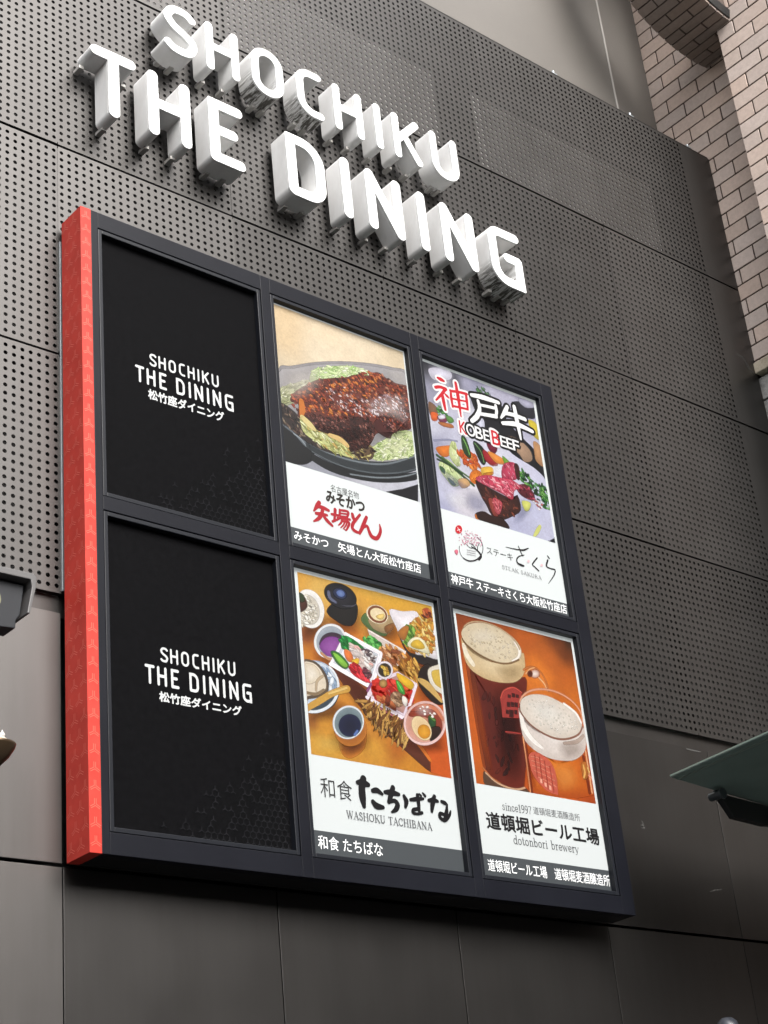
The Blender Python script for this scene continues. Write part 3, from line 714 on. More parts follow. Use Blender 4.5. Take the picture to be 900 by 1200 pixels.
ART_1 = [
 ('b',(1.3,2.346,2.395,3.46),[(1.3793,3.4412,'E4C9A0'),(1.3651,3.2677,'E2C8A0'),(1.716,3.4502,'ECD8B8'),(1.9789,3.4046,'EBDABD'),(2.313,3.4165,'DECCAD'),(1.3453,3.025,'D8C6A8'),(1.6912,3.198,'E8D8BC'),(1.3639,2.3685,'8e909a'),(1.6163,2.4379,'9a9ca8'),(2.002,2.4466,'c4c5d0'),(2.2742,2.4847,'c2c3cf'),(1.8491,2.8316,'777880')]),
 ('q','15151a',[(2.0745,2.3916),(2.2153,2.4482),(2.3468,2.5156),(2.3287,2.3831)]),
 ('p','9b979a',[(1.3306,2.9969),(1.4354,3.0591),(1.6214,3.1462),(1.8246,3.2191),(2.0462,3.2785),(2.2435,3.3121),(2.3697,3.3093),(2.4088,3.0731),(2.3541,2.6706),(2.1497,2.5673),(1.7493,2.5029),(1.4397,2.5395),(1.304,2.6682)]),
 ('r','6b686a','a5a2a5',[(1.3287,2.973),(1.4467,3.044),(1.6195,3.1264),(1.8225,3.199),(2.044,3.2593),(2.241,3.2926),(2.3671,3.2897),(2.4014,3.0708),(2.3498,2.7407),(2.1565,2.6217),(1.9637,2.5681),(1.7542,2.5497),(1.5042,2.5692),(1.304,2.6682)]),
 ('p','0e1014',[(1.3136,2.6373),(1.3569,2.6445),(1.4459,2.6087),(1.5286,2.565),(1.5435,2.4849),(1.4976,2.4308),(1.4276,2.4026),(1.3178,2.3942)]),
 ('l','5d646c',[(1.3506,2.6427,.0406),(1.4221,2.6187,.053),(1.4967,2.5559,.0468)]),
 ('l','8a9299',[(1.408,2.5977,.0062),(1.4554,2.5777,.0078),(1.4951,2.5385,.0062)]),
 ('l','2b3135',[(1.5211,2.5516,.0624),(1.662,2.5181,.078),(1.8407,2.5168,.0811),(2.0126,2.5355,.0874),(2.1931,2.5909,.0874),(2.3838,2.6848,.0874)]),
 ('l','14171a',[(1.5269,2.4803,.0468),(1.655,2.4486,.053),(1.8203,2.4487,.0562),(2.0048,2.4702,.053),(2.1975,2.5199,.0499),(2.3703,2.5864,.0468)]),
 ('l','6c747a',[(1.5222,2.5632,.0078),(1.6643,2.5414,.0094),(1.8173,2.5388,.0094),(1.9891,2.5601,.0094),(2.1555,2.6132,.0094),(2.3761,2.7303,.0078)]),
 ('l','4f565b',[(1.534,2.5159,.0062),(1.6715,2.4869,.0078),(1.8368,2.4816,.0078),(2.0088,2.5034,.0078),(2.1885,2.5546,.0078),(2.3626,2.6315,.0062)]),
 ('l','777f85',[(1.8067,2.4416,.0047),(2.0051,2.4726,.0062),(2.1986,2.5283,.0062),(2.3584,2.6009,.0047)]),
 ('p','b9bd96',[(1.3327,2.8704),(1.4242,2.9282),(1.5566,3.0019),(1.5085,2.8909),(1.4262,2.8076),(1.324,2.7648)]),
 ('s',90,['c9cca4','a9ad80','dfe0c4','8f9368'],.0156,.053,.22,-20,[(1.3336,2.8822),(1.5697,3.0061),(1.4956,2.8868),(1.4135,2.8037),(1.3231,2.7531)]),
 ('p','cfe0a8',[(1.5641,3.0137),(1.5961,3.0831),(1.6577,3.121),(1.7527,3.1604),(1.8899,3.2077),(1.9987,3.22),(2.0507,3.2001),(1.9067,3.1174),(1.7417,3.0527),(1.5935,2.9878)]),
 ('s',150,['e2f0bc','b6d488','f1f6dc','a4c878','d5e6ac'],.0187,.0624,.2,-15,[(1.5635,3.0076),(1.603,3.0877),(1.7531,3.1642),(1.9992,3.2238),(2.0573,3.1986),(1.8785,3.1023),(1.5935,2.9878)]),
 ('p','2c2220',[(1.325,2.7765),(1.4562,2.7252),(1.4967,2.6236),(1.6294,2.5712),(1.78,2.5512),(1.6271,2.5479),(1.5042,2.5692),(1.3858,2.6249),(1.3155,2.6604)]),
 ('s',60,['4a3630','1c1513','6a5548','8a7a68'],.0156,.053,.3,40,[(1.3303,2.7667),(1.4562,2.7252),(1.5084,2.6157),(1.6283,2.5595),(1.4925,2.5772),(1.3395,2.6563)]),
 ('p','c0c484',[(1.469,2.729),(1.5181,2.7209),(1.5647,2.6833),(1.6767,2.6647),(1.8015,2.6318),(1.8525,2.5658),(1.7297,2.5599),(1.5811,2.5914),(1.485,2.6315)]),
 ('s',130,['d8de98','a8ae68','e6e9bc','8a8a48','c9a860'],.0187,.0624,.2,35,[(1.469,2.729),(1.5653,2.6892),(1.6898,2.6685),(1.8082,2.6337),(1.8592,2.5677),(1.7166,2.5562),(1.5676,2.5819),(1.4744,2.651)]),
 ('p','c8d69c',[(1.9796,2.6478),(2.1056,2.7541),(2.2417,2.8627),(2.3266,2.8779),(2.3885,2.8719),(2.3706,2.7406),(2.1591,2.6423),(2.0197,2.5952)]),
 ('s',220,['dce8b0','b0c480','eef4d4','96ac64','cfdca0'],.0187,.0624,.2,-25,[(1.9796,2.6478),(2.1059,2.7565),(2.2495,2.8698),(2.3902,2.8845),(2.3697,2.7344),(2.1591,2.6423),(2.0197,2.5952)]),
 ('p','5a4630',[(1.8645,2.6152),(1.9769,2.6819),(2.0124,2.6454),(1.9794,2.5898),(1.8854,2.5693)]),
 ('s',40,['8a7a48','3a2218','c0b478','2a1812'],.0156,.0468,.3,10,[(1.8511,2.6114),(1.9906,2.6858),(2.0247,2.6373),(1.9787,2.5838),(1.8713,2.5596)]),
 ('p','6a3024',[(1.4022,2.8174),(1.4521,2.8906),(1.5267,2.9525),(1.6225,3.0229),(1.7439,3.0737),(1.8533,3.1148),(1.9243,3.1557),(2.0354,3.1854),(2.1093,3.2338),(2.1823,3.2117),(2.2573,3.2011),(2.3698,3.2032),(2.4088,3.0731),(2.3971,2.935),(2.2417,2.8627),(2.1741,2.8154),(2.1494,2.7809),(2.0705,2.797),(2.026,2.7605),(1.9772,2.6843),(1.8927,2.6347),(1.8304,2.5997),(1.8051,2.665),(1.6777,2.6741),(1.5769,2.6789),(1.519,2.7303),(1.4536,2.7244),(1.4635,2.8076)]),
 ('p','3c1a15',[(1.5074,2.7406),(1.5969,2.756),(1.6863,2.7596),(1.8086,2.8195),(1.9444,2.8602),(2.0292,2.8441),(2.0295,2.7674),(1.9772,2.6843),(1.8927,2.6347),(1.8304,2.5997),(1.8051,2.665),(1.6777,2.6741),(1.5769,2.6789)]),
 ('p','4a1c18',[(2.0361,2.8461),(2.1127,2.9226),(2.1898,2.8857),(2.1699,2.8142),(2.1494,2.7809),(2.0705,2.797)]),
 ('s',760,['8a3c28','a44a30','b85a34','54201a','96442c','7a3424','44180f','c87040','34120c','6e2c20','b07860'],.0125,.0374,.6,25,[(1.4072,2.8178),(1.4585,2.8926),(1.5267,2.9525),(1.6225,3.0229),(1.7441,3.0761),(1.8536,3.1172),(1.9246,3.1582),(2.1096,3.2364),(2.2576,3.2036),(2.3707,3.2097),(2.4338,3.2047),(2.3988,2.9477),(2.2436,2.8776),(2.1725,2.8567),(2.0024,2.9014),(1.8221,2.8235),(1.6899,2.7955),(1.5624,2.7917),(1.4562,2.7252)]),
 ('s',300,['4a211a','2c120e','5c2c22','6e3a30','1f0c0a','8a5a50'],.0125,.0312,.6,20,[(1.5235,2.7799),(1.6887,2.7835),(1.8099,2.8316),(1.9996,2.8767),(2.0309,2.7796),(1.9776,2.688),(1.8377,2.6076),(1.8053,2.6674),(1.6779,2.6765),(1.5653,2.6892)]),
 ('s',60,['c06a2c','d08038','b0521e','c8782e'],.014,.0374,.5,25,[(1.4656,2.8313),(1.7081,2.9768),(1.8637,2.966),(2.0168,3.0255),(2.1021,3.1738),(1.9768,3.1459),(1.6729,3.013),(1.5246,2.7918),(1.7296,2.8074),(1.8925,2.8682)]),
 ('s',70,['cdb4b4','a98a8c','e2d2d4','8c6468'],.0094,.0281,.45,25,[(1.6681,2.9642),(1.8321,3.0396),(2.0139,3.0005),(2.0566,2.9058),(1.9458,2.8725),(1.7894,2.8841)]),
 ('s',95,['d6c6ce','b39aa4','efe4e8','9a7c84','6a4448'],.0109,.0343,.45,35,[(2.0082,2.9508),(2.131,3.0731),(2.2472,3.1215),(2.2919,3.0374),(2.3221,2.9492),(2.2024,2.9859),(2.0566,2.9058)]),
 ('s',150,['6e3a38','42191a','93605c','2a0d0c'],.0109,.0281,.5,35,[(2.0831,2.9018),(2.2953,3.0629),(2.4088,3.0731),(2.3898,2.9328),(2.242,2.8652),(2.1678,2.8195)]),
 ('h','f4e8e4',.3,.2,[(1.9584,2.9834),(2.1325,3.0857),(2.3345,3.1488),(2.4053,3.0474),(2.3332,2.9283),(2.1676,2.9272),(2.0024,2.9014)]),
 ('h','1c0a08',.5,.3,[(1.517,2.7092),(1.7235,2.7475),(1.9089,2.779),(2.0296,2.791),(1.9755,2.6699),(1.8357,2.5898),(1.7629,2.6322),(1.5878,2.6616)]),
 ('h','200c0a',.4,.3,[(2.0434,2.795),(2.182,2.8237),(2.3984,2.9963),(2.3936,2.9097),(2.1758,2.7743),(2.0639,2.742)]),
 ('h','e6ded6',.38,.2,[(1.3433,3.001),(1.5282,3.1084),(1.6826,3.1112),(1.644,2.9802),(1.4784,2.8352),(1.3298,2.8351)]),
 ('h','e6ded6',.25,.2,[(2.1574,3.2902),(2.3584,3.3307),(2.4151,3.2237),(2.228,3.1893)]),
 ('h','f8f4d8',.25,.2,[(2.0319,2.6976),(2.2404,2.8527),(2.3633,2.8404),(2.3034,2.7039),(2.0907,2.6325)]),
 ('l','c8742c',[(1.4849,2.8372,.0343),(1.486,2.78,.0406),(1.4759,2.7368,.025)]),
 ('l','d9c98a',[(1.4812,2.727,.0312),(1.5341,2.6914,.0406),(1.5695,2.6676,.0187)]),
 ('l','d8b878',[(1.6767,2.6647,.0218),(1.7528,2.658,.0343),(1.8079,2.6313,.0281)]),
 ('t','名古屋名物','5a5a58',1.6489,2.2878,1.8583,2.3336,-.004),
 ('t','みそかつ','2a221c',1.61,2.2071,1.893,2.2862,.012),
 ('l','B8202E',[(1.5539,2.1886,.0286),(1.5356,2.162,.0286),(1.5098,2.1256,.0114)]),
 ('l','B8202E',[(1.5354,2.1599,.02),(1.5774,2.1627,.0257),(1.6185,2.1552,.02)]),
 ('l','B8202E',[(1.5243,2.1134,.02),(1.5616,2.1169,.0257),(1.6038,2.1215,.0172)]),
 ('l','B8202E',[(1.5785,2.163,.0229),(1.5625,2.1141,.0257),(1.5357,2.0807,.0229),(1.5035,2.0588,.0114)]),
 ('l','B8202E',[(1.5758,2.1125,.0172),(1.6004,2.0869,.0257),(1.6363,2.0621,.0172)]),
 ('l','B8202E',[(1.6393,2.1365,.0172),(1.6888,2.1409,.0172)]),
 ('l','B8202E',[(1.6682,2.1738,.0229),(1.6619,2.1341,.02),(1.6536,2.0981,.0143)]),
 ('l','B8202E',[(1.6415,2.0912,.0172),(1.69,2.1192,.0129)]),
 ('l','B8202E',[(1.7033,2.1807,.0157),(1.6971,2.143,.0157)]),
 ('l','B8202E',[(1.7031,2.1786,.0143),(1.7636,2.1839,.0172),(1.7553,2.1495,.0157)]),
 ('l','B8202E',[(1.7009,2.158,.0114),(1.757,2.1661,.0114)]),
 ('l','B8202E',[(1.6966,2.1389,.0114),(1.755,2.1475,.0129)]),
 ('l','B8202E',[(1.6812,2.123,.0143),(1.7722,2.1357,.0172)]),
 ('l','B8202E',[(1.7182,2.1262,.0143),(1.7039,2.0987,.0143),(1.6834,2.0776,.0086)]),
 ('l','B8202E',[(1.7073,2.1095,.0129),(1.7631,2.1153,.0172),(1.7527,2.0827,.0157),(1.7363,2.0588,.0114),(1.7231,2.0635,.0072)]),
 ('l','B8202E',[(1.7326,2.1098,.0114),(1.7186,2.0863,.0114),(1.6981,2.0653,.0072)]),
 ('l','B8202E',[(1.7489,2.1118,.0114),(1.737,2.0869,.0114),(1.7162,2.0638,.0072)]),
 ('l','B8202E',[(1.7952,2.1757,.0229),(1.7997,2.1536,.0257),(1.8069,2.1342,.0143)]),
 ('l','B8202E',[(1.8523,2.186,.0172),(1.82,2.1476,.02),(1.7931,2.1147,.0229),(1.7852,2.0847,.0229),(1.8065,2.0679,.0229),(1.8411,2.0663,.0143)]),
 ('l','B8202E',[(1.9011,2.182,.0229),(1.8802,2.1434,.0257),(1.8592,2.1029,.0257),(1.8361,2.0631,.02)]),
 ('l','B8202E',[(1.8533,2.0913,.0143),(1.8797,2.118,.02),(1.9014,2.1233,.02),(1.9101,2.0971,.0229),(1.9275,2.0651,.0286),(1.9649,2.062,.0257),(1.993,2.0991,.0229),(2.0015,2.1296,.02),(1.9979,2.1593,.0086)]),
]
RECT_1 = (1.3,2.346,2.395,3.46); CAPTION_1 = ('みそかつ\u3000矢場とん大阪松竹座店',(1.3534,1.9074),(2.2875,1.9694))
ART_2 = [
 ('b',(2.47,3.505,2.398,3.45),[(2.5334,3.419,'14141a'),(2.5844,3.3937,'55555f'),(2.6817,3.4012,'d0cfe0'),(2.7782,3.3961,'3a3a44'),(2.8947,3.4212,'a9a8bf'),(2.9635,3.4065,'8d8da5'),(3.122,3.4076,'b9b7cc'),(3.3015,3.4267,'b5b3c8'),(3.4343,3.4181,'8f90ab'),(3.481,3.3455,'a9a8be'),(2.5348,3.2355,'9a9aae'),(2.5215,2.9524,'cfd0e0'),(2.7539,3.0558,'c2c2d6'),(2.8743,3.1152,'d2d2de'),(2.5505,2.8749,'9b9cb6'),(2.5726,2.4821,'c2c3da'),(2.7025,2.4603,'d2ced8'),(2.8105,2.5439,'d8d4dc'),(3.3526,2.586,'bdbfd9'),(3.1832,2.4463,'b4b6d2'),(3.4484,2.4771,'c3c4dc'),(3.1091,2.8297,'dcdcea'),(3.3462,2.9422,'c9c9de'),(3.5166,2.7509,'c5c5dd'),(2.5487,2.4099,'a9abca'),(3.0151,2.944,'d0d0e0')]),
 ('p','d6d4e4',[(2.5584,3.4032),(2.6465,3.4439),(2.7448,3.4517),(2.7508,3.3994),(2.6598,3.3462),(2.5773,3.3437)]),
 ('l','7d7d98',[(2.4878,3.0924,.0117),(2.543,3.1034,.0117),(2.6111,3.1066,.0117)]),
 ('l','8b8ca6',[(2.5235,2.8728,.0073),(2.6365,2.9112,.0073),(2.7342,2.9278,.0073)]),
 ('p','17171d',[(2.9083,3.3286),(3.0545,3.3499),(3.1703,3.3492),(3.2204,3.2184),(3.3369,3.1316),(3.4432,3.0654),(3.5214,2.9667),(3.5387,2.8636),(3.4168,2.926),(3.2216,2.9788),(3.1209,3.063),(2.9804,3.0755),(2.9522,3.1622)]),
 ('p','2b2b33',[(3.2945,3.3875),(3.512,3.4295),(3.4921,3.3241),(3.3699,3.312)]),
 ('p','b3b2c8',[(3.3621,3.4331),(3.517,3.456),(3.5175,3.4187),(3.4135,3.3869)]),
 ('p','a88a72',[(3.1839,3.0932),(3.3024,3.1035),(3.3961,3.052),(3.4038,2.9821),(3.3326,2.948),(3.296,2.9878),(3.2305,3.0289)]),
 ('p','b98a60',[(3.4502,3.134),(3.5168,3.0984),(3.5135,2.9645),(3.4457,2.9842),(3.4408,3.0526)]),
 ('p','cdb93a',[(3.4279,3.2864),(3.5061,3.2789),(3.5157,3.1712),(3.4571,3.1787)]),
 ('p','cfd0e2',[(2.9374,3.1578),(2.9949,3.1631),(2.9899,3.0902),(2.938,3.0749)]),
 ('p','7b5a44',[(2.5226,3.1496),(2.5809,3.1325),(2.5801,3.0797),(2.5229,3.0566)]),
 ('s',26,['3f7a3c','5b9a4a','2a5528'],.0117,.038,.5,0,[(2.5951,3.1368),(2.6593,3.1564),(2.6626,3.0871),(2.5907,3.0596)]),
 ('p','d8622a',[(2.5325,3.0769),(2.5871,3.0818),(2.5736,3.0348),(2.5318,3.0246)]),
 ('p','7a3350',[(2.5845,3.0636),(2.6421,3.0867),(2.6658,3.0623),(2.6124,3.0231)]),
 ('p','dcd6e4',[(2.5919,3.0681),(2.6356,3.0883),(2.6469,3.073),(2.6031,3.0517)]),
 ('p','5b8a45',[(2.6602,3.0887),(2.7047,3.0939),(2.7216,3.0696),(2.6771,3.047)]),
 ('p','b06a3a',[(2.5854,3.0232),(2.6964,3.0388),(2.707,3.0186),(2.6234,3.0055)]),
 ('p','3c5a3a',[(2.9679,3.3897),(3.0403,3.3942),(3.0653,3.3716),(2.9982,3.3567)]),
 ('s',40,['4f7a48','a8a8bc','39593a'],.0117,.041,.35,30,[(2.9624,3.4001),(3.0794,3.4126),(3.079,3.3673),(2.9821,3.3456)]),
 ('p','d9772a',[(2.5375,2.8222),(2.6153,2.8592),(2.668,2.8685),(2.6403,2.8012),(2.5766,2.7788)]),
 ('p','c9d29a',[(2.6723,2.8973),(2.7115,2.904),(2.7302,2.7601),(2.6803,2.7532),(2.6458,2.8107)]),
 ('s',24,['e2e8c0','b4c080'],.0176,.0585,.2,75,[(2.6723,2.8973),(2.7115,2.904),(2.7302,2.7601),(2.6803,2.7532)]),
 ('s',60,['d8702a','b8491f','e48a3a','c85a22'],.0205,.0644,.5,40,[(2.7321,2.8695),(2.7957,2.8818),(2.8821,2.8599),(2.897,2.8062),(2.8438,2.7514),(2.793,2.7775),(2.7414,2.7975)]),
 ('p','24401f',[(2.7744,2.9743),(2.812,2.9677),(2.8362,2.8585),(2.8102,2.8339),(2.7727,2.8753)]),
 ('l','6b9a50',[(2.784,2.9654,.0073),(2.8087,2.9202,.0073),(2.826,2.8557,.0073)]),
 ('p','17251a',[(2.876,2.9687),(2.9482,2.9484),(2.9802,2.8874),(2.9404,2.8159),(2.8967,2.8639)]),
 ('l','5a7f4a',[(2.8842,2.9594,.0059),(2.9319,2.9087,.0059),(2.9472,2.8317,.0059)]),
 ('p','6e1230',[(3.0012,3.0047),(3.0575,3.0269),(3.0859,2.9759),(3.0492,2.9278),(3.0079,2.9513)]),
 ('p','9e1c26',[(2.9559,2.9272),(3.0093,2.9096),(3.0737,2.855),(3.0105,2.8329),(2.9595,2.8641)]),
 ('p','dd8a3c',[(2.9986,2.93),(3.126,2.9106),(3.119,2.8699),(3.0477,2.8689)]),
 ('p','6c9a35',[(3.1267,2.9308),(3.1896,2.8965),(3.1451,2.8724)]),
 ('p','c6d69a',[(2.5464,2.7183),(2.6146,2.7644),(2.6679,2.7429),(2.7258,2.6794),(2.7079,2.6159),(2.6413,2.5847),(2.5933,2.6211),(2.5521,2.6659)]),
 ('s',30,['dbe6b4','aabf78'],.0176,.0527,.4,60,[(2.5672,2.7151),(2.6493,2.7264),(2.708,2.6689),(2.6437,2.601),(2.5725,2.6603)]),
 ('p','2d5a2d',[(2.5489,2.6988),(2.5846,2.6883),(2.5827,2.6575),(2.5576,2.6674)]),
 ('p','2d5a2d',[(2.6053,2.6299),(2.6464,2.6185),(2.6633,2.5972),(2.6319,2.5934)]),
 ('l','2c4a28',[(2.5331,2.7733,.0146),(2.6493,2.7264,.0146),(2.8281,2.6366,.0146)]),
 ('l','4a6a3a',[(2.5759,2.774,.0088),(2.702,2.7182,.0088),(2.851,2.6677,.0088)]),
 ('l','223a20',[(2.5316,2.7447,.0088),(2.623,2.7305,.0088),(2.739,2.6943,.0088)]),
 ('p','c9a070',[(2.6921,2.6364),(2.7618,2.6664),(2.7909,2.6346),(2.7232,2.5929)]),
 ('r','e8892e','c4661a',[(2.915,2.7214),(2.9096,2.7051),(2.8991,2.6889),(2.8845,2.6744),(2.8672,2.663),(2.849,2.6558),(2.8317,2.6535),(2.8169,2.6563),(2.806,2.6639),(2.8001,2.6756),(2.7997,2.6903),(2.805,2.7065),(2.8154,2.7226),(2.8298,2.7372),(2.847,2.7487),(2.8653,2.7561),(2.8828,2.7585),(2.8978,2.7557),(2.9088,2.7481),(2.9147,2.7362)]),
 ('s',20,['f09a40','d8741e'],.0117,.0293,.6,20,[(2.8194,2.7275),(2.8997,2.7552),(2.9034,2.6931),(2.8161,2.664)]),
 ('p','e3b545',[(2.9155,2.7836),(3.0106,2.8167),(3.0112,2.7705),(2.9281,2.725)]),
 ('p','b9781e',[(2.9321,2.749),(3.0133,2.7826),(3.0075,2.7649),(2.9306,2.7233)]),
 ('s',150,['2f6a30','4b8a3c','1c401f','6aa050','15301a'],.0146,.0439,.5,30,[(3.2461,2.8732),(3.3181,2.8692),(3.3944,2.8071),(3.4975,2.805),(3.5226,2.7053),(3.5092,2.6373),(3.431,2.6524),(3.3661,2.735),(3.2597,2.7887)]),
 ('s',20,['e8e4e6','b05a50'],.0117,.0263,.6,0,[(3.3569,2.6858),(3.4423,2.6728),(3.4174,2.6198),(3.3607,2.6286)]),
 ('h','8a8aac',.5,.3,[(2.7667,2.6112),(2.9541,2.5812),(2.9343,2.4633),(2.8181,2.4229),(2.6922,2.4798)]),
 ('h','7a7a9c',.45,.3,[(3.2202,2.6503),(3.3653,2.653),(3.2494,2.4969),(3.1261,2.4435)]),
 ('h','7c7c9a',.4,.3,[(2.5516,2.6995),(2.744,2.639),(2.7914,2.5952),(2.6506,2.5581),(2.5518,2.6099)]),
 ('h','f4f4fb',.5,.2,[(2.552,2.521),(2.7311,2.5569),(2.7709,2.4666),(2.6036,2.4239)]),
 ('h','f4f4fb',.5,.2,[(3.0261,2.8419),(3.1456,2.8749),(3.0964,2.7565),(3.0117,2.7568)]),
 ('p','b83a58',[(3.1275,2.8699),(3.2347,2.9066),(3.2334,2.8027),(3.1699,2.7693),(3.0951,2.7654)]),
 ('s',30,['d86a84','e895a4','9a2442'],.0117,.041,.3,80,[(3.1331,2.8691),(3.2288,2.8979),(3.2273,2.8093),(3.1059,2.7707)]),
 ('p','3a1814',[(3.2288,2.8979),(3.2647,2.896),(3.2544,2.799),(3.2303,2.8019)]),
 ('p','5a1a26',[(3.2171,2.7283),(3.2998,2.7702),(3.3673,2.7259),(3.3598,2.6702),(3.2539,2.6776)]),
 ('s',24,['8a2a3c','3a0f16','a84458'],.0117,.038,.4,35,[(3.2201,2.7291),(3.2987,2.764),(3.3638,2.7227),(3.3546,2.6735),(3.2539,2.6776)]),
 ('r','4a2018','2a100c',[(2.8486,2.6784),(2.9666,2.6551),(3.1585,2.6251),(3.2125,2.6714),(3.2224,2.5679),(3.1363,2.5005),(3.0135,2.4404),(2.9483,2.4646),(2.9169,2.5241),(2.8835,2.5719)]),
 ('s',50,['5c2a20','2a0f0c','743a2a'],.0146,.0497,.4,45,[(2.8634,2.6596),(2.9641,2.6407),(3.157,2.6166),(3.2126,2.6483),(3.2123,2.5677),(3.1071,2.4955),(2.9632,2.4706)]),
 ('p','c63f5a',[(2.8505,2.6903),(2.9534,2.7433),(3.0681,2.757),(3.1841,2.7684),(3.2534,2.7379),(3.1886,2.6976),(3.1585,2.6251),(3.077,2.6452),(2.9678,2.6623)]),
 ('s',90,['d9607a','e68a9a','b02c48','f0a8b0','a8304a'],.0146,.0527,.25,30,[(2.8616,2.691),(2.952,2.7349),(3.0671,2.7509),(3.183,2.7623),(3.2356,2.7356),(3.1785,2.6972),(3.1538,2.6388),(3.0783,2.6524),(2.9686,2.667)]),
 ('p','8a3a30',[(2.941,2.5687),(2.9831,2.5717),(3.0043,2.4674),(2.9632,2.4706)]),
 ('p','b84a55',[(2.9822,2.5828),(3.0225,2.5898),(3.0593,2.5674),(3.0213,2.4852),(2.9846,2.4985)]),
 ('s',20,['d87a80','983440'],.0117,.0322,.35,60,[(2.9816,2.5793),(3.049,2.5648),(3.0204,2.4963),(2.9899,2.5055)]),
 ('p','2a120c',[(2.8059,2.4309),(2.88,2.4675),(2.9468,2.4552),(3.0443,2.4571),(3.09,2.3986),(2.921,2.3839),(2.8203,2.3945)]),
 ('l','c06a20',[(2.8083,2.4293,.0088),(2.8098,2.4053,.0117),(2.8299,2.3947,.0059)]),
 ('p','cdd06e',[(3.2489,2.6346),(3.3225,2.642),(3.3008,2.5879),(3.2636,2.5738)]),
 ('l','cfd27a',[(3.3853,2.4904,.0205),(3.3469,2.4409,.0263),(3.3099,2.3977,.0117)]),
 ('p','15151a',[(3.4638,2.4062),(3.5446,2.4428),(3.5325,2.3824),(3.4426,2.3725)]),
 ('l','F4F2F2',[(2.6274,3.3598,.0497),(2.6505,3.3576,.0585),(2.6775,3.3543,.0497)]),
 ('l','F4F2F2',[(2.5955,3.2806,.0527),(2.6388,3.2967,.0527),(2.6867,3.2951,.0556)]),
 ('l','F4F2F2',[(2.6824,3.2937,.0527),(2.6419,3.2431,.0512),(2.5869,3.1835,.0439)]),
 ('l','F4F2F2',[(2.6484,3.2498,.0527),(2.6522,3.2014,.0585),(2.6589,3.1351,.0497)]),
 ('l','F4F2F2',[(2.6739,3.2554,.0439),(2.689,3.2459,.0512),(2.7041,3.2364,.0439)]),
 ('l','F4F2F2',[(2.7276,3.3008,.0468),(2.7262,3.2361,.0527),(2.7284,3.1775,.0468)]),
 ('l','F4F2F2',[(2.724,3.2949,.0497),(2.7998,3.3091,.0512),(2.8727,3.3175,.0497)]),
 ('l','F4F2F2',[(2.8642,3.3173,.0497),(2.8647,3.267,.0527),(2.8627,3.2007,.0468)]),
 ('l','F4F2F2',[(2.7294,3.2395,.0454),(2.8661,3.2578,.0454)]),
 ('l','F4F2F2',[(2.7295,3.185,.0483),(2.8625,3.1994,.0483)]),
 ('l','F4F2F2',[(2.7832,3.3735,.0527),(2.7892,3.2675,.0585),(2.7924,3.1261,.0439)]),
 ('l','D3202E',[(2.6274,3.3598,.0202),(2.6505,3.3576,.0303),(2.6775,3.3543,.0202)]),
 ('l','D3202E',[(2.5955,3.2806,.0236),(2.6388,3.2967,.0236),(2.6867,3.2951,.0269)]),
 ('l','D3202E',[(2.6824,3.2937,.0236),(2.6419,3.2431,.0219),(2.5869,3.1835,.0135)]),
 ('l','D3202E',[(2.6484,3.2498,.0236),(2.6522,3.2014,.0303),(2.6589,3.1351,.0202)]),
 ('l','D3202E',[(2.6739,3.2554,.0135),(2.689,3.2459,.0219),(2.7041,3.2364,.0135)]),
 ('l','D3202E',[(2.7276,3.3008,.0168),(2.7262,3.2361,.0236),(2.7284,3.1775,.0168)]),
 ('l','D3202E',[(2.724,3.2949,.0202),(2.7998,3.3091,.0219),(2.8727,3.3175,.0202)]),
 ('l','D3202E',[(2.8642,3.3173,.0202),(2.8647,3.267,.0236),(2.8627,3.2007,.0168)]),
 ('l','D3202E',[(2.7294,3.2395,.0151),(2.8661,3.2578,.0151)]),
 ('l','D3202E',[(2.7295,3.185,.0185),(2.8625,3.1994,.0185)]),
 ('l','D3202E',[(2.7832,3.3735,.0236),(2.7892,3.2675,.0303),(2.7924,3.1261,.0135)]),
 ('l','0d0d10',[(2.9145,3.3233,.0615),(3.0238,3.338,.0702),(3.1601,3.3412,.0615)]),
 ('l','0d0d10',[(2.9684,3.2966,.0585),(2.9735,3.2404,.0644),(2.9398,3.1728,.0702),(2.8865,3.1212,.0644)]),
 ('l','0d0d10',[(2.9725,3.269,.0556),(3.1307,3.2884,.0585)]),
 ('l','0d0d10',[(3.1286,3.3096,.0585),(3.1294,3.2637,.0615),(3.1163,3.2211,.0556)]),
 ('l','0d0d10',[(2.958,3.1974,.0585),(3.1198,3.2245,.0644)]),
 ('l','F6F6F6',[(2.9145,3.3233,.0269),(3.0238,3.338,.037),(3.1601,3.3412,.0269)]),
 ('l','F6F6F6',[(2.9684,3.2966,.0236),(2.9735,3.2404,.0303),(2.9398,3.1728,.037),(2.8865,3.1212,.0303)]),
 ('l','F6F6F6',[(2.9725,3.269,.0202),(3.1307,3.2884,.0236)]),
 ('l','F6F6F6',[(3.1286,3.3096,.0236),(3.1294,3.2637,.0269),(3.1163,3.2211,.0202)]),
 ('l','F6F6F6',[(2.958,3.1974,.0236),(3.1198,3.2245,.0303)]),
 ('l','0d0d10',[(3.2377,3.3332,.0644),(3.2088,3.2853,.0673),(3.1639,3.2281,.0527)]),
 ('l','0d0d10',[(3.1977,3.2722,.0585),(3.2764,3.2863,.0644),(3.3948,3.2851,.0644)]),
 ('l','0d0d10',[(3.1717,3.1894,.0615),(3.3088,3.2204,.0702),(3.4492,3.2081,.0615)]),
 ('l','0d0d10',[(3.3067,3.3568,.0644),(3.3134,3.2461,.0702),(3.3248,3.1136,.0527)]),
 ('l','F6F6F6',[(3.2377,3.3332,.0303),(3.2088,3.2853,.0337),(3.1639,3.2281,.0168)]),
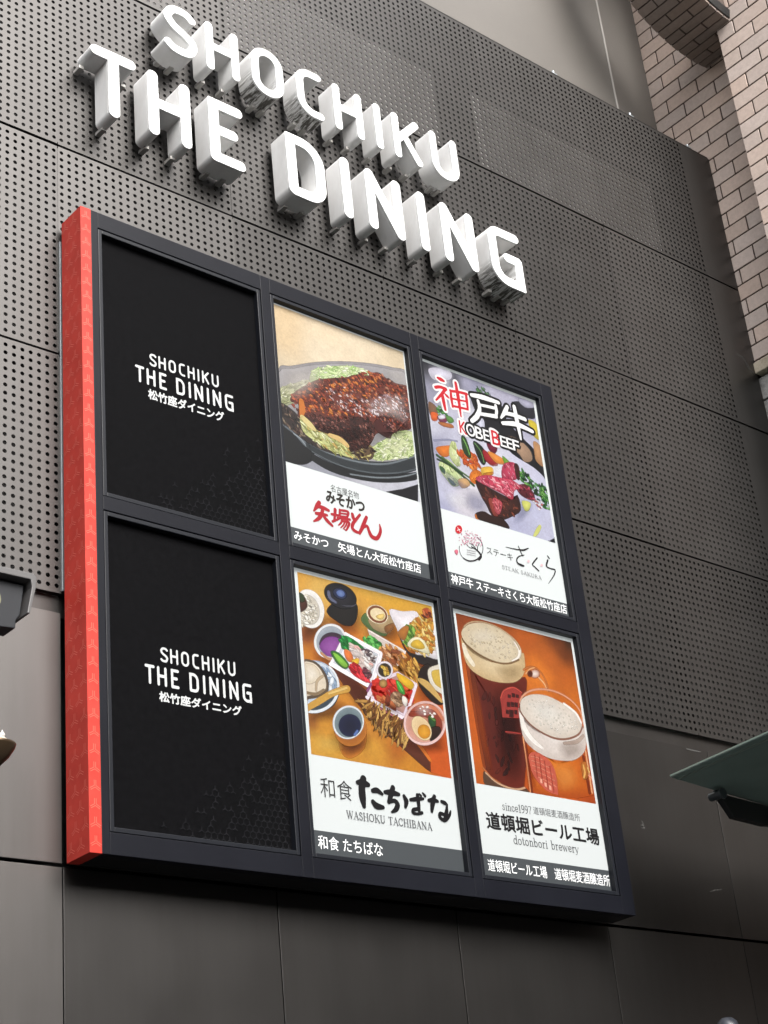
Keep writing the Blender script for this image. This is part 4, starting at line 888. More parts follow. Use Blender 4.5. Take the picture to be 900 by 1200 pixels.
 ('l','F6F6F6',[(3.1977,3.2722,.0236),(3.2764,3.2863,.0303),(3.3948,3.2851,.0303)]),
 ('l','F6F6F6',[(3.1717,3.1894,.0269),(3.3088,3.2204,.037),(3.4492,3.2081,.0269)]),
 ('l','F6F6F6',[(3.3067,3.3568,.0303),(3.3134,3.2461,.037),(3.3248,3.1136,.0168)]),
 ('o',[('K','D3202E','F4F2F2',2.7645,2.9993,2.8288,3.0922),('O','F6F6F6','0d0d10',2.8239,2.9992,2.9028,3.0917),('B','F6F6F6','0d0d10',2.9023,3.002,2.9687,3.0898),('E','F6F6F6','0d0d10',2.9734,3.0073,3.0282,3.0895),('B','D3202E','F4F2F2',3.0484,2.9982,3.1224,3.1052),('E','F6F6F6','0d0d10',3.1239,3.0056,3.1797,3.086),('E','F6F6F6','0d0d10',3.1817,3.0067,3.2352,3.0877),('F','F6F6F6','0d0d10',3.2367,3.0069,3.297,3.0899)]),
 ('l','2a2228',[(2.7927,2.2678,.0055),(2.8009,2.2649,.0055),(2.8084,2.2609,.0055),(2.815,2.256,.0055),(2.8206,2.2503,.0055),(2.8252,2.2437,.0055),(2.8288,2.2364,.0055),(2.8312,2.2285,.0055),(2.8325,2.22,.0055),(2.8327,2.211,.0055),(2.8317,2.2017,.0055),(2.8296,2.1921,.0055),(2.8263,2.1824,.0055),(2.822,2.1726,.0055),(2.8167,2.1629,.0055),(2.8104,2.1534,.0055),(2.8032,2.1441,.0055),(2.7952,2.1353,.0055),(2.7865,2.1269,.0055),(2.7772,2.119,.0055),(2.7674,2.1119,.0055)]),
 ('l','2a2228',[(2.798,2.1382,.0097),(2.7917,2.1317,.0097),(2.785,2.1255,.0097),(2.778,2.1197,.0097),(2.7707,2.1142,.0097),(2.7631,2.1091,.0097),(2.7554,2.1044,.0097),(2.7475,2.1002,.0097),(2.7394,2.0965,.0097),(2.7314,2.0933,.0097),(2.7233,2.0906,.0097),(2.7152,2.0884,.0097),(2.7073,2.0868,.0097),(2.6995,2.0857,.0097),(2.6918,2.0852,.0097),(2.6844,2.0853,.0097),(2.6773,2.0859,.0097),(2.6705,2.0871,.0097),(2.6641,2.0889,.0097),(2.658,2.0911,.0097),(2.6524,2.0939,.0097)]),
 ('l','3a3238',[(2.6587,2.0909,.0042),(2.6545,2.0928,.0042),(2.6507,2.095,.0042),(2.647,2.0975,.0042),(2.6436,2.1002,.0042),(2.6405,2.1031,.0042),(2.6377,2.1064,.0042),(2.6351,2.1098,.0042),(2.6329,2.1134,.0042),(2.631,2.1173,.0042),(2.6293,2.1213,.0042),(2.628,2.1255,.0042),(2.627,2.1299,.0042),(2.6264,2.1345,.0042),(2.626,2.1392,.0042),(2.626,2.144,.0042),(2.6263,2.1489,.0042),(2.627,2.1539,.0042),(2.6279,2.159,.0042),(2.6292,2.1641,.0042),(2.6308,2.1693,.0042)]),
 ('l','1c161a',[(2.7833,2.1163,.0194),(2.8056,2.1441,.0166),(2.7915,2.1665,.0139),(2.7657,2.18,.0097),(2.7319,2.1906,.0055)]),
 ('l','1c161a',[(2.7752,2.1761,.0083),(2.756,2.1983,.0055),(2.7203,2.2125,.0042)]),
 ('l','1c161a',[(2.7821,2.1715,.0069),(2.787,2.2015,.0055),(2.8068,2.2289,.0028)]),
 ('l','1c161a',[(2.7539,2.1855,.0055),(2.7201,2.1795,.0042),(2.6832,2.2016,.0028)]),
 ('s',80,['e8a8bc','f0c4d0','dc8ca8'],.0069,.0166,.6,0,[(2.6657,2.2345),(2.725,2.2901),(2.7895,2.2954),(2.829,2.2633),(2.8109,2.2071),(2.75,2.2082),(2.6705,2.1842)]),
 ('s',14,['e8a8bc','d88098'],.0069,.0139,.6,0,[(2.617,2.2433),(2.7135,2.2977),(2.8179,2.3127),(2.7975,2.2662),(2.6249,2.1327),(2.6393,2.0649)]),
 ('p','e47a90',[(2.5814,2.1245),(2.6036,2.1399),(2.6143,2.1281),(2.5977,2.1009)]),
 ('r','d3202e','d3202e',[(2.6721,2.2917),(2.6692,2.2821),(2.6636,2.2727),(2.656,2.2644),(2.6469,2.2581),(2.6375,2.2544),(2.6284,2.2536),(2.6208,2.2559),(2.6152,2.2609),(2.6122,2.2682),(2.6121,2.2771),(2.615,2.2867),(2.6205,2.2961),(2.6282,2.3044),(2.6372,2.3107),(2.6467,2.3145),(2.6558,2.3153),(2.6635,2.3131),(2.6691,2.3081),(2.6721,2.3007)]),
 ('l','f6e4e4',[(2.6349,2.295,.0055),(2.6434,2.2847,.0055),(2.6502,2.2719,.0055)]),
 ('l','f6e4e4',[(2.6294,2.2751,.0055),(2.6538,2.2873,.0055)]),
 ('l','b8b4b8',[(2.6915,2.1585,.0042),(2.7629,2.1629,.0042)]),
 ('l','b8b4b8',[(2.6892,2.1436,.0042),(2.7605,2.148,.0042)]),
 ('l','b8b4b8',[(2.6868,2.1288,.0042),(2.7581,2.133,.0042)]),
 ('t','ステーキ','5a585a',2.8617,2.1736,3.086,2.2216,-.004),
 ('l','1e1a1c',[(3.0372,2.2585,.0042),(3.1227,2.2639,.0069),(3.1911,2.2736,.0125),(3.2413,2.2982,.0069)]),
 ('l','1e1a1c',[(3.1517,2.2919,.0069),(3.1648,2.2611,.0083),(3.1779,2.2304,.0083)]),
 ('l','1e1a1c',[(3.193,2.2402,.0055),(3.1437,2.2182,.0083),(3.1203,2.1918,.0097),(3.1239,2.1675,.0125),(3.1519,2.1613,.0166),(3.1757,2.1604,.0125)]),
 ('l','1e1a1c',[(3.3099,2.2461,.0097),(3.2592,2.1921,.0097),(3.2775,2.1751,.0097),(3.3064,2.1563,.0111)]),
 ('l','1e1a1c',[(3.41,2.2842,.0083),(3.4238,2.2702,.0111)]),
 ('l','1e1a1c',[(3.4068,2.2535,.0125),(3.3866,2.2062,.0125),(3.4233,2.1975,.0083),(3.4613,2.1954,.0111),(3.4419,2.1528,.0083),(3.3787,2.0818,.0028)]),
 ('r','ecc4ca','f0d4d8',[(3.2376,2.2061),(3.2364,2.2026),(3.234,2.1991),(3.2308,2.196),(3.227,2.1937),(3.223,2.1922),(3.2192,2.1919),(3.216,2.1927),(3.2136,2.1944),(3.2124,2.1971),(3.2124,2.2004),(3.2137,2.2039),(3.216,2.2074),(3.2193,2.2105),(3.2231,2.2128),(3.2271,2.2143),(3.2309,2.2146),(3.2341,2.2139),(3.2364,2.2121),(3.2377,2.2094)]),
 ('r','ecc4ca','f0d4d8',[(3.3551,2.2054),(3.3538,2.2019),(3.3514,2.1984),(3.3481,2.1953),(3.3442,2.1929),(3.3402,2.1914),(3.3363,2.1911),(3.3331,2.1919),(3.3307,2.1937),(3.3295,2.1963),(3.3295,2.1996),(3.3308,2.2032),(3.3332,2.2067),(3.3365,2.2098),(3.3404,2.2122),(3.3445,2.2136),(3.3483,2.214),(3.3516,2.2132),(3.3539,2.2114),(3.3552,2.2087)]),
 ('v','STEAK SAKURA','8e8c8e',2.9777,2.0969,3.3242,2.1224,0),
]
RECT_2 = (2.47,3.505,2.398,3.45); CAPTION_2 = ('神戸牛 ステーキさくら大阪松竹座店',(2.5275,1.8986),(3.5154,1.9651))
ART_3 = [
 ('b',(1.356,2.341,.668,1.712),[(1.3749,1.6755,'d8a040'),(1.5928,1.7081,'dcae55'),(1.8545,1.7338,'dba53c'),(2.0421,1.7103,'d9a437'),(2.3155,1.7032,'d9a83c'),(1.4944,1.6245,'d8ae58'),(1.6915,1.4344,'c8701f'),(1.777,1.5443,'d09a40'),(1.3771,1.3126,'7a3a1c'),(1.3709,1.2447,'d08424'),(1.4587,1.2538,'c06a20'),(1.588,.9678,'c5782a'),(1.4523,.8311,'d29230'),(1.7967,.7682,'d59a38'),(1.4758,.7213,'d8a23c'),(2.0436,.7018,'cf8a2c'),(1.6522,.7471,'c88a30'),(1.7558,.878,'c88230'),(1.3857,.8491,'8a4a1e'),(1.3921,.7371,'d8a03a'),(2.0598,1.3975,'cf7a22'),(2.3025,1.333,'a8501f'),(1.6565,1.1115,'a05a22'),(1.6106,1.0153,'d08c2a'),(1.8626,.8653,'c07a28'),(1.9632,.7925,'b0601f'),(2.2571,1.0163,'c4581e'),(2.2956,.7516,'cc5a1e')]),
 ('r','7a3a1a','c07424',[(1.5591,.7761),(1.6929,.7961),(1.7484,.8769),(1.7241,.7576),(1.628,.6867),(1.5684,.6994)]),
 ('p','6b3420',[(1.5491,1.1888),(1.6314,1.2112),(1.8145,1.0716),(2.0516,.9015),(2.1981,.7498),(2.1892,.6868),(2.0004,.795),(1.764,.9495)]),
 ('p','a8581f',[(1.6223,1.2095),(1.8207,1.125),(2.1482,1.0595),(2.2483,.9543),(2.193,.7668),(2.0526,.9091),(1.8304,1.052)]),
 ('q','cc5a1e',[(2.0393,.9219),(2.1398,.9976),(2.3273,.9665),(2.3452,.6724),(2.1907,.684),(2.1981,.7498)]),
 ('l','d8762a',[(2.0165,.9184,.0187),(2.1179,.8373,.0234),(2.1966,.7525,.0187)]),
 ('h','4a1e0c',.55,.35,[(1.5649,1.4322),(1.5417,1.3802),(1.4886,1.3354),(1.4203,1.3097),(1.3551,1.3096),(1.31,1.3348),(1.2965,1.3786),(1.3183,1.4297),(1.37,1.4748),(1.4383,1.5015),(1.5049,1.5025),(1.5514,1.4771)]),
 ('h','4a1e0c',.55,.35,[(1.8351,1.525),(1.8059,1.4609),(1.7408,1.4058),(1.6578,1.3744),(1.5791,1.3743),(1.5251,1.4053),(1.5096,1.4591),(1.5367,1.5219),(1.5999,1.5773),(1.683,1.6104),(1.7637,1.6117),(1.8196,1.5804)]),
 ('h','4a1e0c',.55,.35,[(2.1177,1.5108),(2.0886,1.4607),(2.0216,1.4156),(1.9355,1.3875),(1.8534,1.3834),(1.7966,1.4041),(1.7795,1.4441),(1.8067,1.493),(1.8716,1.5382),(1.9575,1.5674),(2.0415,1.5726),(2.1004,1.5519)]),
 ('h','4a1e0c',.55,.35,[(1.7255,1.2886),(1.699,1.2413),(1.6369,1.1991),(1.5563,1.1734),(1.4791,1.1706),(1.4252,1.1912),(1.4085,1.2296),(1.4333,1.2759),(1.4935,1.3181),(1.5739,1.3449),(1.6528,1.3487),(1.7086,1.3281)]),
 ('h','4a1e0c',.55,.35,[(1.6734,.9598),(1.6406,.9181),(1.56,.8789),(1.4545,.8528),(1.3525,.8463),(1.2805,.8608),(1.2565,.8923),(1.2868,.9327),(1.3641,.9717),(1.4688,.9988),(1.5733,1.0066),(1.6487,.9923)]),
 ('h','4a1e0c',.55,.35,[(1.7997,.8121),(1.7713,.7627),(1.7054,.7203),(1.6203,.6962),(1.5389,.6964),(1.4822,.7205),(1.4648,.762),(1.4913,.8104),(1.5551,.8529),(1.6401,.8782),(1.7234,.879),(1.7821,.8548)]),
 ('h','4a1e0c',.55,.35,[(2.4332,1.215),(2.4037,1.1516),(2.342,1.0989),(2.265,1.0709),(2.1933,1.0745),(2.1455,1.1084),(2.1338,1.1637),(2.1615,1.2261),(2.2218,1.2793),(2.299,1.3089),(2.3725,1.3063),(2.4218,1.2719)]),
 ('h','4a1e0c',.55,.35,[(2.414,1.385),(2.3757,1.3286),(2.2871,1.2768),(2.1734,1.2437),(2.0651,1.2374),(1.9901,1.2591),(1.9673,1.3029),(2.0026,1.3576),(2.0876,1.4092),(2.2008,1.444),(2.3121,1.4519),(2.3906,1.4304)]),
 ('h','4a1e0c',.55,.35,[(2.418,.8893),(2.382,.8462),(2.2964,.8064),(2.1854,.7805),(2.079,.7751),(2.0047,.7913),(1.9812,.8245),(2.0145,.8663),(2.0966,.9059),(2.2069,.9329),(2.316,.9395),(2.3938,.9236)]),
 ('h','4a1e0c',.5,.4,[(1.5229,1.1914),(1.6497,1.2145),(2.0546,.9243),(2.0576,.8063),(1.7592,.9077)]),
 ('h','f0c868',.35,.2,[(1.3631,.789),(1.5695,.7919),(1.5603,.7053),(1.3695,.6779)]),
 ('h','f0c868',.35,.2,[(1.7832,1.7659),(2.0882,1.7685),(2.038,1.6774),(1.8087,1.6606)]),
 ('r','d8d4d0','f0eeea',[(1.5193,1.5466),(1.5221,1.5118),(1.515,1.4765),(1.499,1.4442),(1.4756,1.418),(1.4471,1.4005),(1.4165,1.3932),(1.3866,1.3969),(1.3603,1.411),(1.3401,1.4343),(1.3279,1.4644),(1.3249,1.4986),(1.3314,1.5335),(1.3469,1.5659),(1.3699,1.5924),(1.3983,1.6106),(1.4292,1.6184),(1.4596,1.6152),(1.4864,1.601),(1.507,1.5774)]),
 ('r','dad2c2','c9c2b4',[(1.4862,1.5288),(1.4883,1.502),(1.4829,1.4748),(1.4705,1.4498),(1.4524,1.4295),(1.4303,1.4158),(1.4065,1.4101),(1.3833,1.4129),(1.3628,1.4238),(1.3471,1.4418),(1.3377,1.4651),(1.3354,1.4915),(1.3405,1.5186),(1.3526,1.5436),(1.3705,1.5641),(1.3925,1.5781),(1.4164,1.5841),(1.44,1.5816),(1.4608,1.5707),(1.4767,1.5525)]),
 ('s',110,['f6f3ea','d2cab8','e8e2d4','b8b0a0'],.0164,.0375,.5,30,[(1.3579,1.5646),(1.4117,1.576),(1.4643,1.5336),(1.4693,1.4737),(1.4329,1.4255),(1.3429,1.3954)]),
 ('p','4a2418',[(1.356,1.5825),(1.393,1.5644),(1.4067,1.5216),(1.379,1.487),(1.347,1.4804)]),
 ('p','2d3a20',[(1.356,1.5825),(1.3838,1.5793),(1.3916,1.5489),(1.3623,1.5351)]),
 ('r','1a1614','0b0a0a',[(1.5494,1.5283),(1.5536,1.4986),(1.5911,1.4787),(1.6503,1.4569),(1.7132,1.4664),(1.7515,1.5142),(1.7675,1.5922),(1.7291,1.6123),(1.6169,1.5887)]),
 ('r','23222c','0f0e14',[(1.7557,1.6055),(1.7367,1.5849),(1.7094,1.5688),(1.6764,1.5588),(1.641,1.5557),(1.6067,1.5599),(1.5768,1.5709),(1.5541,1.5876),(1.5407,1.6084),(1.5379,1.6313),(1.5461,1.6542),(1.5645,1.6747),(1.5914,1.691),(1.6241,1.7014),(1.6597,1.7048),(1.6944,1.7008),(1.725,1.6899),(1.7482,1.673),(1.7618,1.6518),(1.7644,1.6285)]),
 ('l','5c6078',[(1.5675,1.6371,.0187),(1.5748,1.6015,.0187),(1.6163,1.5824,.0117)]),
 ('r','2b3860','1a2038',[(1.692,1.6351),(1.6843,1.626),(1.673,1.6186),(1.6594,1.6137),(1.6446,1.6118),(1.6303,1.6129),(1.6176,1.617),(1.608,1.6237),(1.6023,1.6323),(1.6011,1.642),(1.6044,1.6519),(1.612,1.661),(1.6232,1.6684),(1.6368,1.6733),(1.6515,1.6754),(1.666,1.6743),(1.6787,1.6702),(1.6884,1.6635),(1.6942,1.6548),(1.6954,1.645)]),
 ('r','6f86b8','4a5c90',[(1.6799,1.6413),(1.6751,1.6356),(1.6682,1.6309),(1.66,1.6277),(1.6511,1.6263),(1.6426,1.6269),(1.6351,1.6294),(1.6295,1.6336),(1.6263,1.639),(1.6257,1.6451),(1.6279,1.6513),(1.6327,1.657),(1.6395,1.6617),(1.6477,1.6649),(1.6566,1.6663),(1.6652,1.6657),(1.6727,1.6633),(1.6783,1.6591),(1.6816,1.6537),(1.6821,1.6476)]),
 ('l','3a3a44',[(1.6609,1.5747,.007),(1.726,1.5836,.007),(1.7614,1.6035,.0047)]),
 ('p','55703f',[(1.7889,1.5187),(1.8347,1.5624),(1.9041,1.5154),(1.9785,1.5068),(1.9565,1.4509),(1.8779,1.4526),(1.8162,1.4823)]),
 ('p','a8906a',[(1.8503,1.5358),(2.007,1.5835),(2.0273,1.5323),(1.9819,1.473),(1.917,1.4665),(1.8629,1.4838)]),
 ('p','8a5a30',[(1.9591,1.503),(2.0242,1.538),(2.0165,1.5065),(1.9703,1.4708)]),
 ('r','dcc8a4','e6d6b8',[(1.9813,1.5553),(1.967,1.5396),(1.9473,1.5271),(1.9241,1.519),(1.8996,1.5161),(1.8764,1.5186),(1.8565,1.5263),(1.842,1.5383),(1.8341,1.5536),(1.8337,1.5707),(1.8408,1.5879),(1.8548,1.6036),(1.8743,1.6162),(1.8975,1.6245),(1.922,1.6276),(1.9456,1.6252),(1.9657,1.6176),(1.9805,1.6054),(1.9884,1.5899),(1.9887,1.5726)]),
 ('l','7d4426',[(1.9684,1.5591,.014),(1.9572,1.5468,.014),(1.9416,1.5369,.014),(1.9233,1.5306,.014),(1.904,1.5282,.014),(1.8856,1.5302,.014),(1.8698,1.5363,.014),(1.8583,1.5458,.014),(1.8521,1.5579,.014),(1.8517,1.5714,.014),(1.8574,1.5849,.014),(1.8684,1.5973,.014),(1.8838,1.6072,.014),(1.9021,1.6137,.014),(1.9215,1.6161,.014),(1.9401,1.6142,.014),(1.956,1.6082,.014),(1.9677,1.5986,.014),(1.974,1.5864,.014),(1.9742,1.5728,.014),(1.9684,1.5591,.014)]),
 ('r','eedcb8','e2cfa4',[(1.9638,1.561),(1.9542,1.5506),(1.9408,1.5423),(1.9248,1.537),(1.9079,1.5352),(1.8917,1.537),(1.8777,1.5423),(1.8674,1.5505),(1.8617,1.5608),(1.8611,1.5723),(1.8658,1.5838),(1.8752,1.5942),(1.8886,1.6026),(1.9045,1.608),(1.9215,1.6099),(1.9378,1.6081),(1.9519,1.6029),(1.9624,1.5946),(1.9681,1.5842),(1.9686,1.5726)]),
 ('p','e8c878',[(1.9098,1.5636),(1.9593,1.5816),(1.946,1.5505),(1.9081,1.5491)]),
 ('p','231c1a',[(2.0613,1.4839),(2.1155,1.3846),(2.2308,1.3796),(2.3583,1.3779),(2.3519,1.3341),(2.1853,1.3304),(2.094,1.3962)]),
 ('p','ece6ec',[(2.0074,1.6168),(2.1089,1.6282),(2.2167,1.6472),(2.218,1.5704),(2.1449,1.4608),(2.0846,1.4413),(2.0469,1.5204)]),
 ('p','efeaf0',[(2.2956,1.5619),(2.3655,1.5644),(2.3744,1.3936),(2.2317,1.386),(2.1748,1.3958)]),
 ('p','d4a445',[(2.1398,1.5389),(2.2035,1.6075),(2.2518,1.6012),(2.2892,1.6572),(2.3201,1.6231),(2.3247,1.5435),(2.3292,1.4645),(2.2773,1.404),(2.1947,1.3995),(2.1061,1.4298),(2.1056,1.4847)]),
 ('s',170,['e5c46a','b8742a','f0dfa0','d2963a','c88a30','e9cf85'],.0211,.0655,.45,40,[(2.1557,1.5421),(2.2237,1.6116),(2.3213,1.6314),(2.3247,1.5435),(2.3281,1.4563),(2.2732,1.4032),(2.1947,1.3995),(2.113,1.439)]),
 ('p','b04e28',[(2.2677,1.6738),(2.3136,1.6898),(2.3237,1.6481),(2.2807,1.6248)]),
 ('s',12,['6a2a16','c87040'],.0187,.0468,.4,30,[(2.2609,1.6676),(2.3337,1.6907),(2.3152,1.6302),(2.2744,1.6219)]),
 ('s',60,['6c9a3c','8cb850','4a7428'],.0211,.0562,.45,60,[(2.0975,1.5115),(2.1848,1.5558),(2.1502,1.443),(2.105,1.4218)]),
 ('p','b0702f',[(2.0515,1.482),(2.1064,1.5354),(2.1393,1.5356),(2.0954,1.4513)]),
 ('p','f0ecc8',[(2.1204,1.4215),(2.1449,1.4608),(2.1909,1.4855),(2.2352,1.4814),(2.264,1.4489),(2.2773,1.404),(2.1958,1.4076)]),
 ('p','d9b23c',[(2.1441,1.4261),(2.1634,1.4549),(2.1966,1.4708),(2.2269,1.464),(2.2461,1.4328),(2.1971,1.4173)]),
 ('r','c0c6cc','e4e6e8',[(1.6496,1.326),(1.6285,1.2942),(1.5996,1.2668),(1.5659,1.2466),(1.5307,1.2355),(1.4974,1.2343),(1.4691,1.2432),(1.4486,1.2613),(1.4377,1.2868),(1.4375,1.3174),(1.4481,1.35),(1.4685,1.3817),(1.4969,1.4094),(1.5305,1.4302),(1.566,1.442),(1.6,1.4437),(1.629,1.4349),(1.65,1.4166),(1.661,1.3904),(1.6609,1.3592)]),
 ('r','7f8a94','a4acb6',[(1.6364,1.3281),(1.6184,1.3011),(1.5939,1.2778),(1.5652,1.2606),(1.5351,1.251),(1.5067,1.25),(1.4825,1.2576),(1.465,1.273),(1.4557,1.2948),(1.4555,1.3208),(1.4646,1.3486),(1.482,1.3756),(1.5062,1.3991),(1.5348,1.4168),(1.5651,1.4268),(1.594,1.4282),(1.6187,1.4207),(1.6367,1.4051),(1.646,1.3829),(1.6459,1.3564)]),
 ('p','3a2838',[(1.4706,1.3037),(1.5005,1.3575),(1.5643,1.3911),(1.632,1.3861),(1.6351,1.3472),(1.5569,1.3533),(1.5002,1.3183)]),
 ('r','9a58a8','7a3a88',[(1.4736,1.2983),(1.5098,1.3442),(1.5672,1.3674),(1.622,1.3599),(1.62,1.3066),(1.5793,1.2584),(1.525,1.2483),(1.4849,1.2706)]),
 ('l','c08a60',[(1.4766,1.2571,.0117),(1.5268,1.2308,.014),(1.5813,1.2438,.0094)]),
 ('q','e8ddd8',[(1.8271,1.4643),(2.0997,1.3817),(2.0289,1.2465),(1.8847,1.2754)]),
 ('q','cfc0b8',[(1.8329,1.45),(2.076,1.3757),(2.0201,1.2664),(1.8956,1.2897)]),
 ('s',70,['3f9a3f','6cc060','2a6a2c','90d070'],.0187,.0515,.55,20,[(1.7893,1.3922),(1.8406,1.4206),(1.908,1.3919),(1.907,1.3532),(1.8439,1.3535)]),
 ('s',110,['c98a5a','a8683a','dcb088','e0a050','8a4a28'],.0234,.0655,.5,40,[(1.9099,1.3768),(2.0003,1.3785),(2.077,1.3541),(2.0269,1.2599),(1.9582,1.2674),(1.8972,1.3022)]),
 ('s',90,['c48a35','a8702a','d8a850','8a5a20'],.0328,.103,.25,60,[(2.0464,1.2942),(2.1288,1.3403),(2.1925,1.3131),(2.2164,1.2474),(2.14,1.1954),(2.0566,1.2269)]),
 ('q','f4eff5',[(1.6598,1.4098),(1.9166,1.3396),(1.8149,1.106),(1.5271,1.1981)]),
 ('q','c9ced6',[(1.6712,1.3816),(1.8848,1.3229),(1.8005,1.1395),(1.5607,1.2162)]),
 ('q','e2e6ec',[(1.6765,1.3628),(1.8705,1.3126),(1.8,1.1664),(1.5829,1.2247)]),
 ('p','1f8a3c',[(1.6465,1.3874),(1.7041,1.3834),(1.7938,1.3349),(1.7576,1.3067),(1.6978,1.3259),(1.6328,1.309),(1.6249,1.3528)]),
 ('s',30,['30a850','13702c'],.0234,.0702,.3,30,[(1.6497,1.3835),(1.7812,1.3371),(1.7508,1.3115),(1.6336,1.3167)]),
 ('p','2f6a2a',[(1.5493,1.2782),(1.6027,1.2778),(1.6652,1.2248),(1.6368,1.1942),(1.592,1.21),(1.5632,1.2405)]),
 ('p','86c046',[(1.5627,1.2703),(1.6011,1.2625),(1.654,1.2212),(1.6341,1.2027),(1.5969,1.2228)]),
 ('p','e6dcd6',[(1.6847,1.3385),(1.8063,1.3158),(1.8427,1.2495),(1.7852,1.2119),(1.7188,1.2692)]),
 ('s',50,['f2ece8','d8c4bc','e8b0a8','c9b8b0'],.0281,.0843,.4,35,[(1.6903,1.3396),(1.8063,1.3158),(1.8352,1.2482),(1.7769,1.2195),(1.7099,1.2706)]),
 ('p','e07a3a',[(1.647,1.3072),(1.6874,1.2966),(1.7001,1.2477),(1.6637,1.244),(1.6449,1.2706)]),
 ('p','e4b838',[(1.6934,1.2525),(1.7389,1.2699),(1.7321,1.2415),(1.7018,1.2299)]),
 ('p','cf1f2a',[(1.6714,1.2154),(1.7169,1.2357),(1.7906,1.1797),(1.7975,1.1449),(1.7433,1.1474),(1.6817,1.1784)]),
 ('s',24,['e8404a','a8101c'],.0234,.0702,.3,40,[(1.6769,1.2164),(1.7166,1.2326),(1.7902,1.1767),(1.787,1.1491),(1.6914,1.1846)]),
 ('s',24,['6a3440','8a5a60','3a2028'],.0164,.0421,.5,0,[(1.7694,1.2181),(1.8269,1.2088),(1.7986,1.1541)]),
 ('s',40,['8a7a78','e8e4e4','5a4a50'],.0187,.0421,.5,0,[(1.7812,1.3371),(1.8705,1.3126),(1.8474,1.2732),(1.7955,1.3016)]),
 ('l','ffffff',[(1.6594,1.4067,.0117),(1.9126,1.3373,.0117)]),
 ('l','ffffff',[(1.531,1.2018,.014),(1.8156,1.1121,.0164)]),
 ('l','f8f4fa',[(1.9124,1.3357,.014),(1.8197,1.1158,.014)]),
 ('q','e6d4e2',[(1.8165,1.1513),(2.021,1.2435),(2.1557,1.1982),(2.0373,.9634),(1.7699,1.0478)]),
 ('q','b88a80',[(1.8403,1.1359),(2.018,1.22),(2.1227,1.1802),(2.0274,1.0022),(1.8107,1.071)]),
 ('s',60,['d8331f','e0502c','b82418','cf2f24'],.0375,.0936,.6,30,[(1.8301,1.1266),(1.8792,1.1531),(1.9317,1.0989),(1.8693,1.0406)]),
 ('s',80,['d02a22','e84a38','a81a18','d8552a'],.0328,.089,.6,20,[(1.9508,1.1626),(2.0312,1.1765),(2.1046,1.1587),(2.0642,1.0683),(2.0021,1.0957),(1.9564,1.1031)]),
 ('p','e3b52c',[(2.0161,1.235),(2.1252,1.199),(2.1041,1.1556),(2.0294,1.1915)]),
 ('p','3a9a3a',[(2.0028,1.1899),(2.0412,1.1661),(2.0536,1.1165),(2.0137,1.1279)]),
 ('l','70c860',[(2.0091,1.1803,.007),(2.0406,1.1325,.007)]),
 ('r','b08a68','7a5640',[(2.0413,1.1008),(2.0448,1.0879),(2.0433,1.0738),(2.037,1.06),(2.0265,1.0479),(2.0128,1.0385),(1.9973,1.0329),(1.9816,1.0315),(1.967,1.0345),(1.9552,1.0415),(1.9471,1.052),(1.9435,1.0648),(1.9449,1.0788),(1.9511,1.0925),(1.9615,1.1047),(1.9751,1.1141),(1.9906,1.1199),(2.0065,1.1213),(2.0211,1.1184),(2.0331,1.1113)]),
 ('s',30,['8a6648','c8a484','6a4a34'],.0164,.0421,.5,30,[(1.9611,1.0964),(2.005,1.1189),(2.0374,1.079),(2.0045,1.0419),(1.9629,1.0516)]),
 ('s',30,['b5532a','8a3a20','c87040'],.0328,.0796,.5,20,[(1.8715,1.0588),(1.9601,1.0586),(1.9467,1.0115),(1.8817,1.0218)]),
 ('r','c49a5a','8a6434',[(1.928,1.1586),(1.9258,1.1512),(1.9212,1.1441),(1.9147,1.138),(1.9069,1.1334),(1.8986,1.1309),(1.8906,1.1306),(1.8837,1.1326),(1.8784,1.1367),(1.8755,1.1425),(1.875,1.1494),(1.8772,1.1568),(1.8817,1.1639),(1.8882,1.17),(1.896,1.1746),(1.9043,1.1772),(1.9123,1.1775),(1.9193,1.1755),(1.9246,1.1714),(1.9275,1.1655)]),
 ('p','f0e8e0',[(2.0404,1.1022),(2.0682,1.0841),(2.0515,1.0436),(2.0325,1.0706)]),
 ('l','f0e4ee',[(1.7721,1.0511,.0187),(2.0381,.9695,.0211)]),
 ('l','a85868',[(1.77,1.033,.0094),(2.0315,.9475,.0117)]),
 ('l','f0e2ec',[(2.1509,1.1912,.014),(2.0423,.9731,.014)]),
 ('l','8a4a78',[(1.78,1.0881,.0117),(1.8151,1.139,.0117)]),
 ('r','f2eef4','e0d8e0',[(1.9819,1.2472),(1.977,1.2308),(1.9668,1.2149),(1.9523,1.2012),(1.9349,1.1911),(1.9164,1.1853),(1.8986,1.1847),(1.8831,1.189),(1.8715,1.198),(1.8649,1.2108),(1.8639,1.226),(1.8687,1.2424),(1.8787,1.2582),(1.8931,1.2719),(1.9104,1.2823),(1.929,1.2881),(1.947,1.289),(1.9627,1.2846),(1.9744,1.2756),(1.981,1.2627)]),
 ('r','1c1812','3a3020',[(1.9685,1.2448),(1.9648,1.2324),(1.9569,1.2203),(1.9457,1.2099),(1.9322,1.2021),(1.9179,1.1977),(1.9041,1.1972),(1.8921,1.2004),(1.8831,1.2072),(1.8779,1.2168),(1.8772,1.2284),(1.8808,1.2408),(1.8886,1.2528),(1.8997,1.2633),(1.9131,1.2711),(1.9275,1.2756),(1.9414,1.2763),(1.9535,1.2731),(1.9626,1.2662),(1.9678,1.2565)]),
 ('s',22,['c8a038','a87a28','e0c060'],.014,.0421,.4,30,[(1.9061,1.2534),(1.9563,1.2518),(1.939,1.2182),(1.909,1.2159)]),
 ('p','4a2a14',[(1.7437,1.008),(1.7721,1.0201),(2.0355,.9214),(2.0331,.8322),(1.9859,.8252),(1.7626,.9376)]),
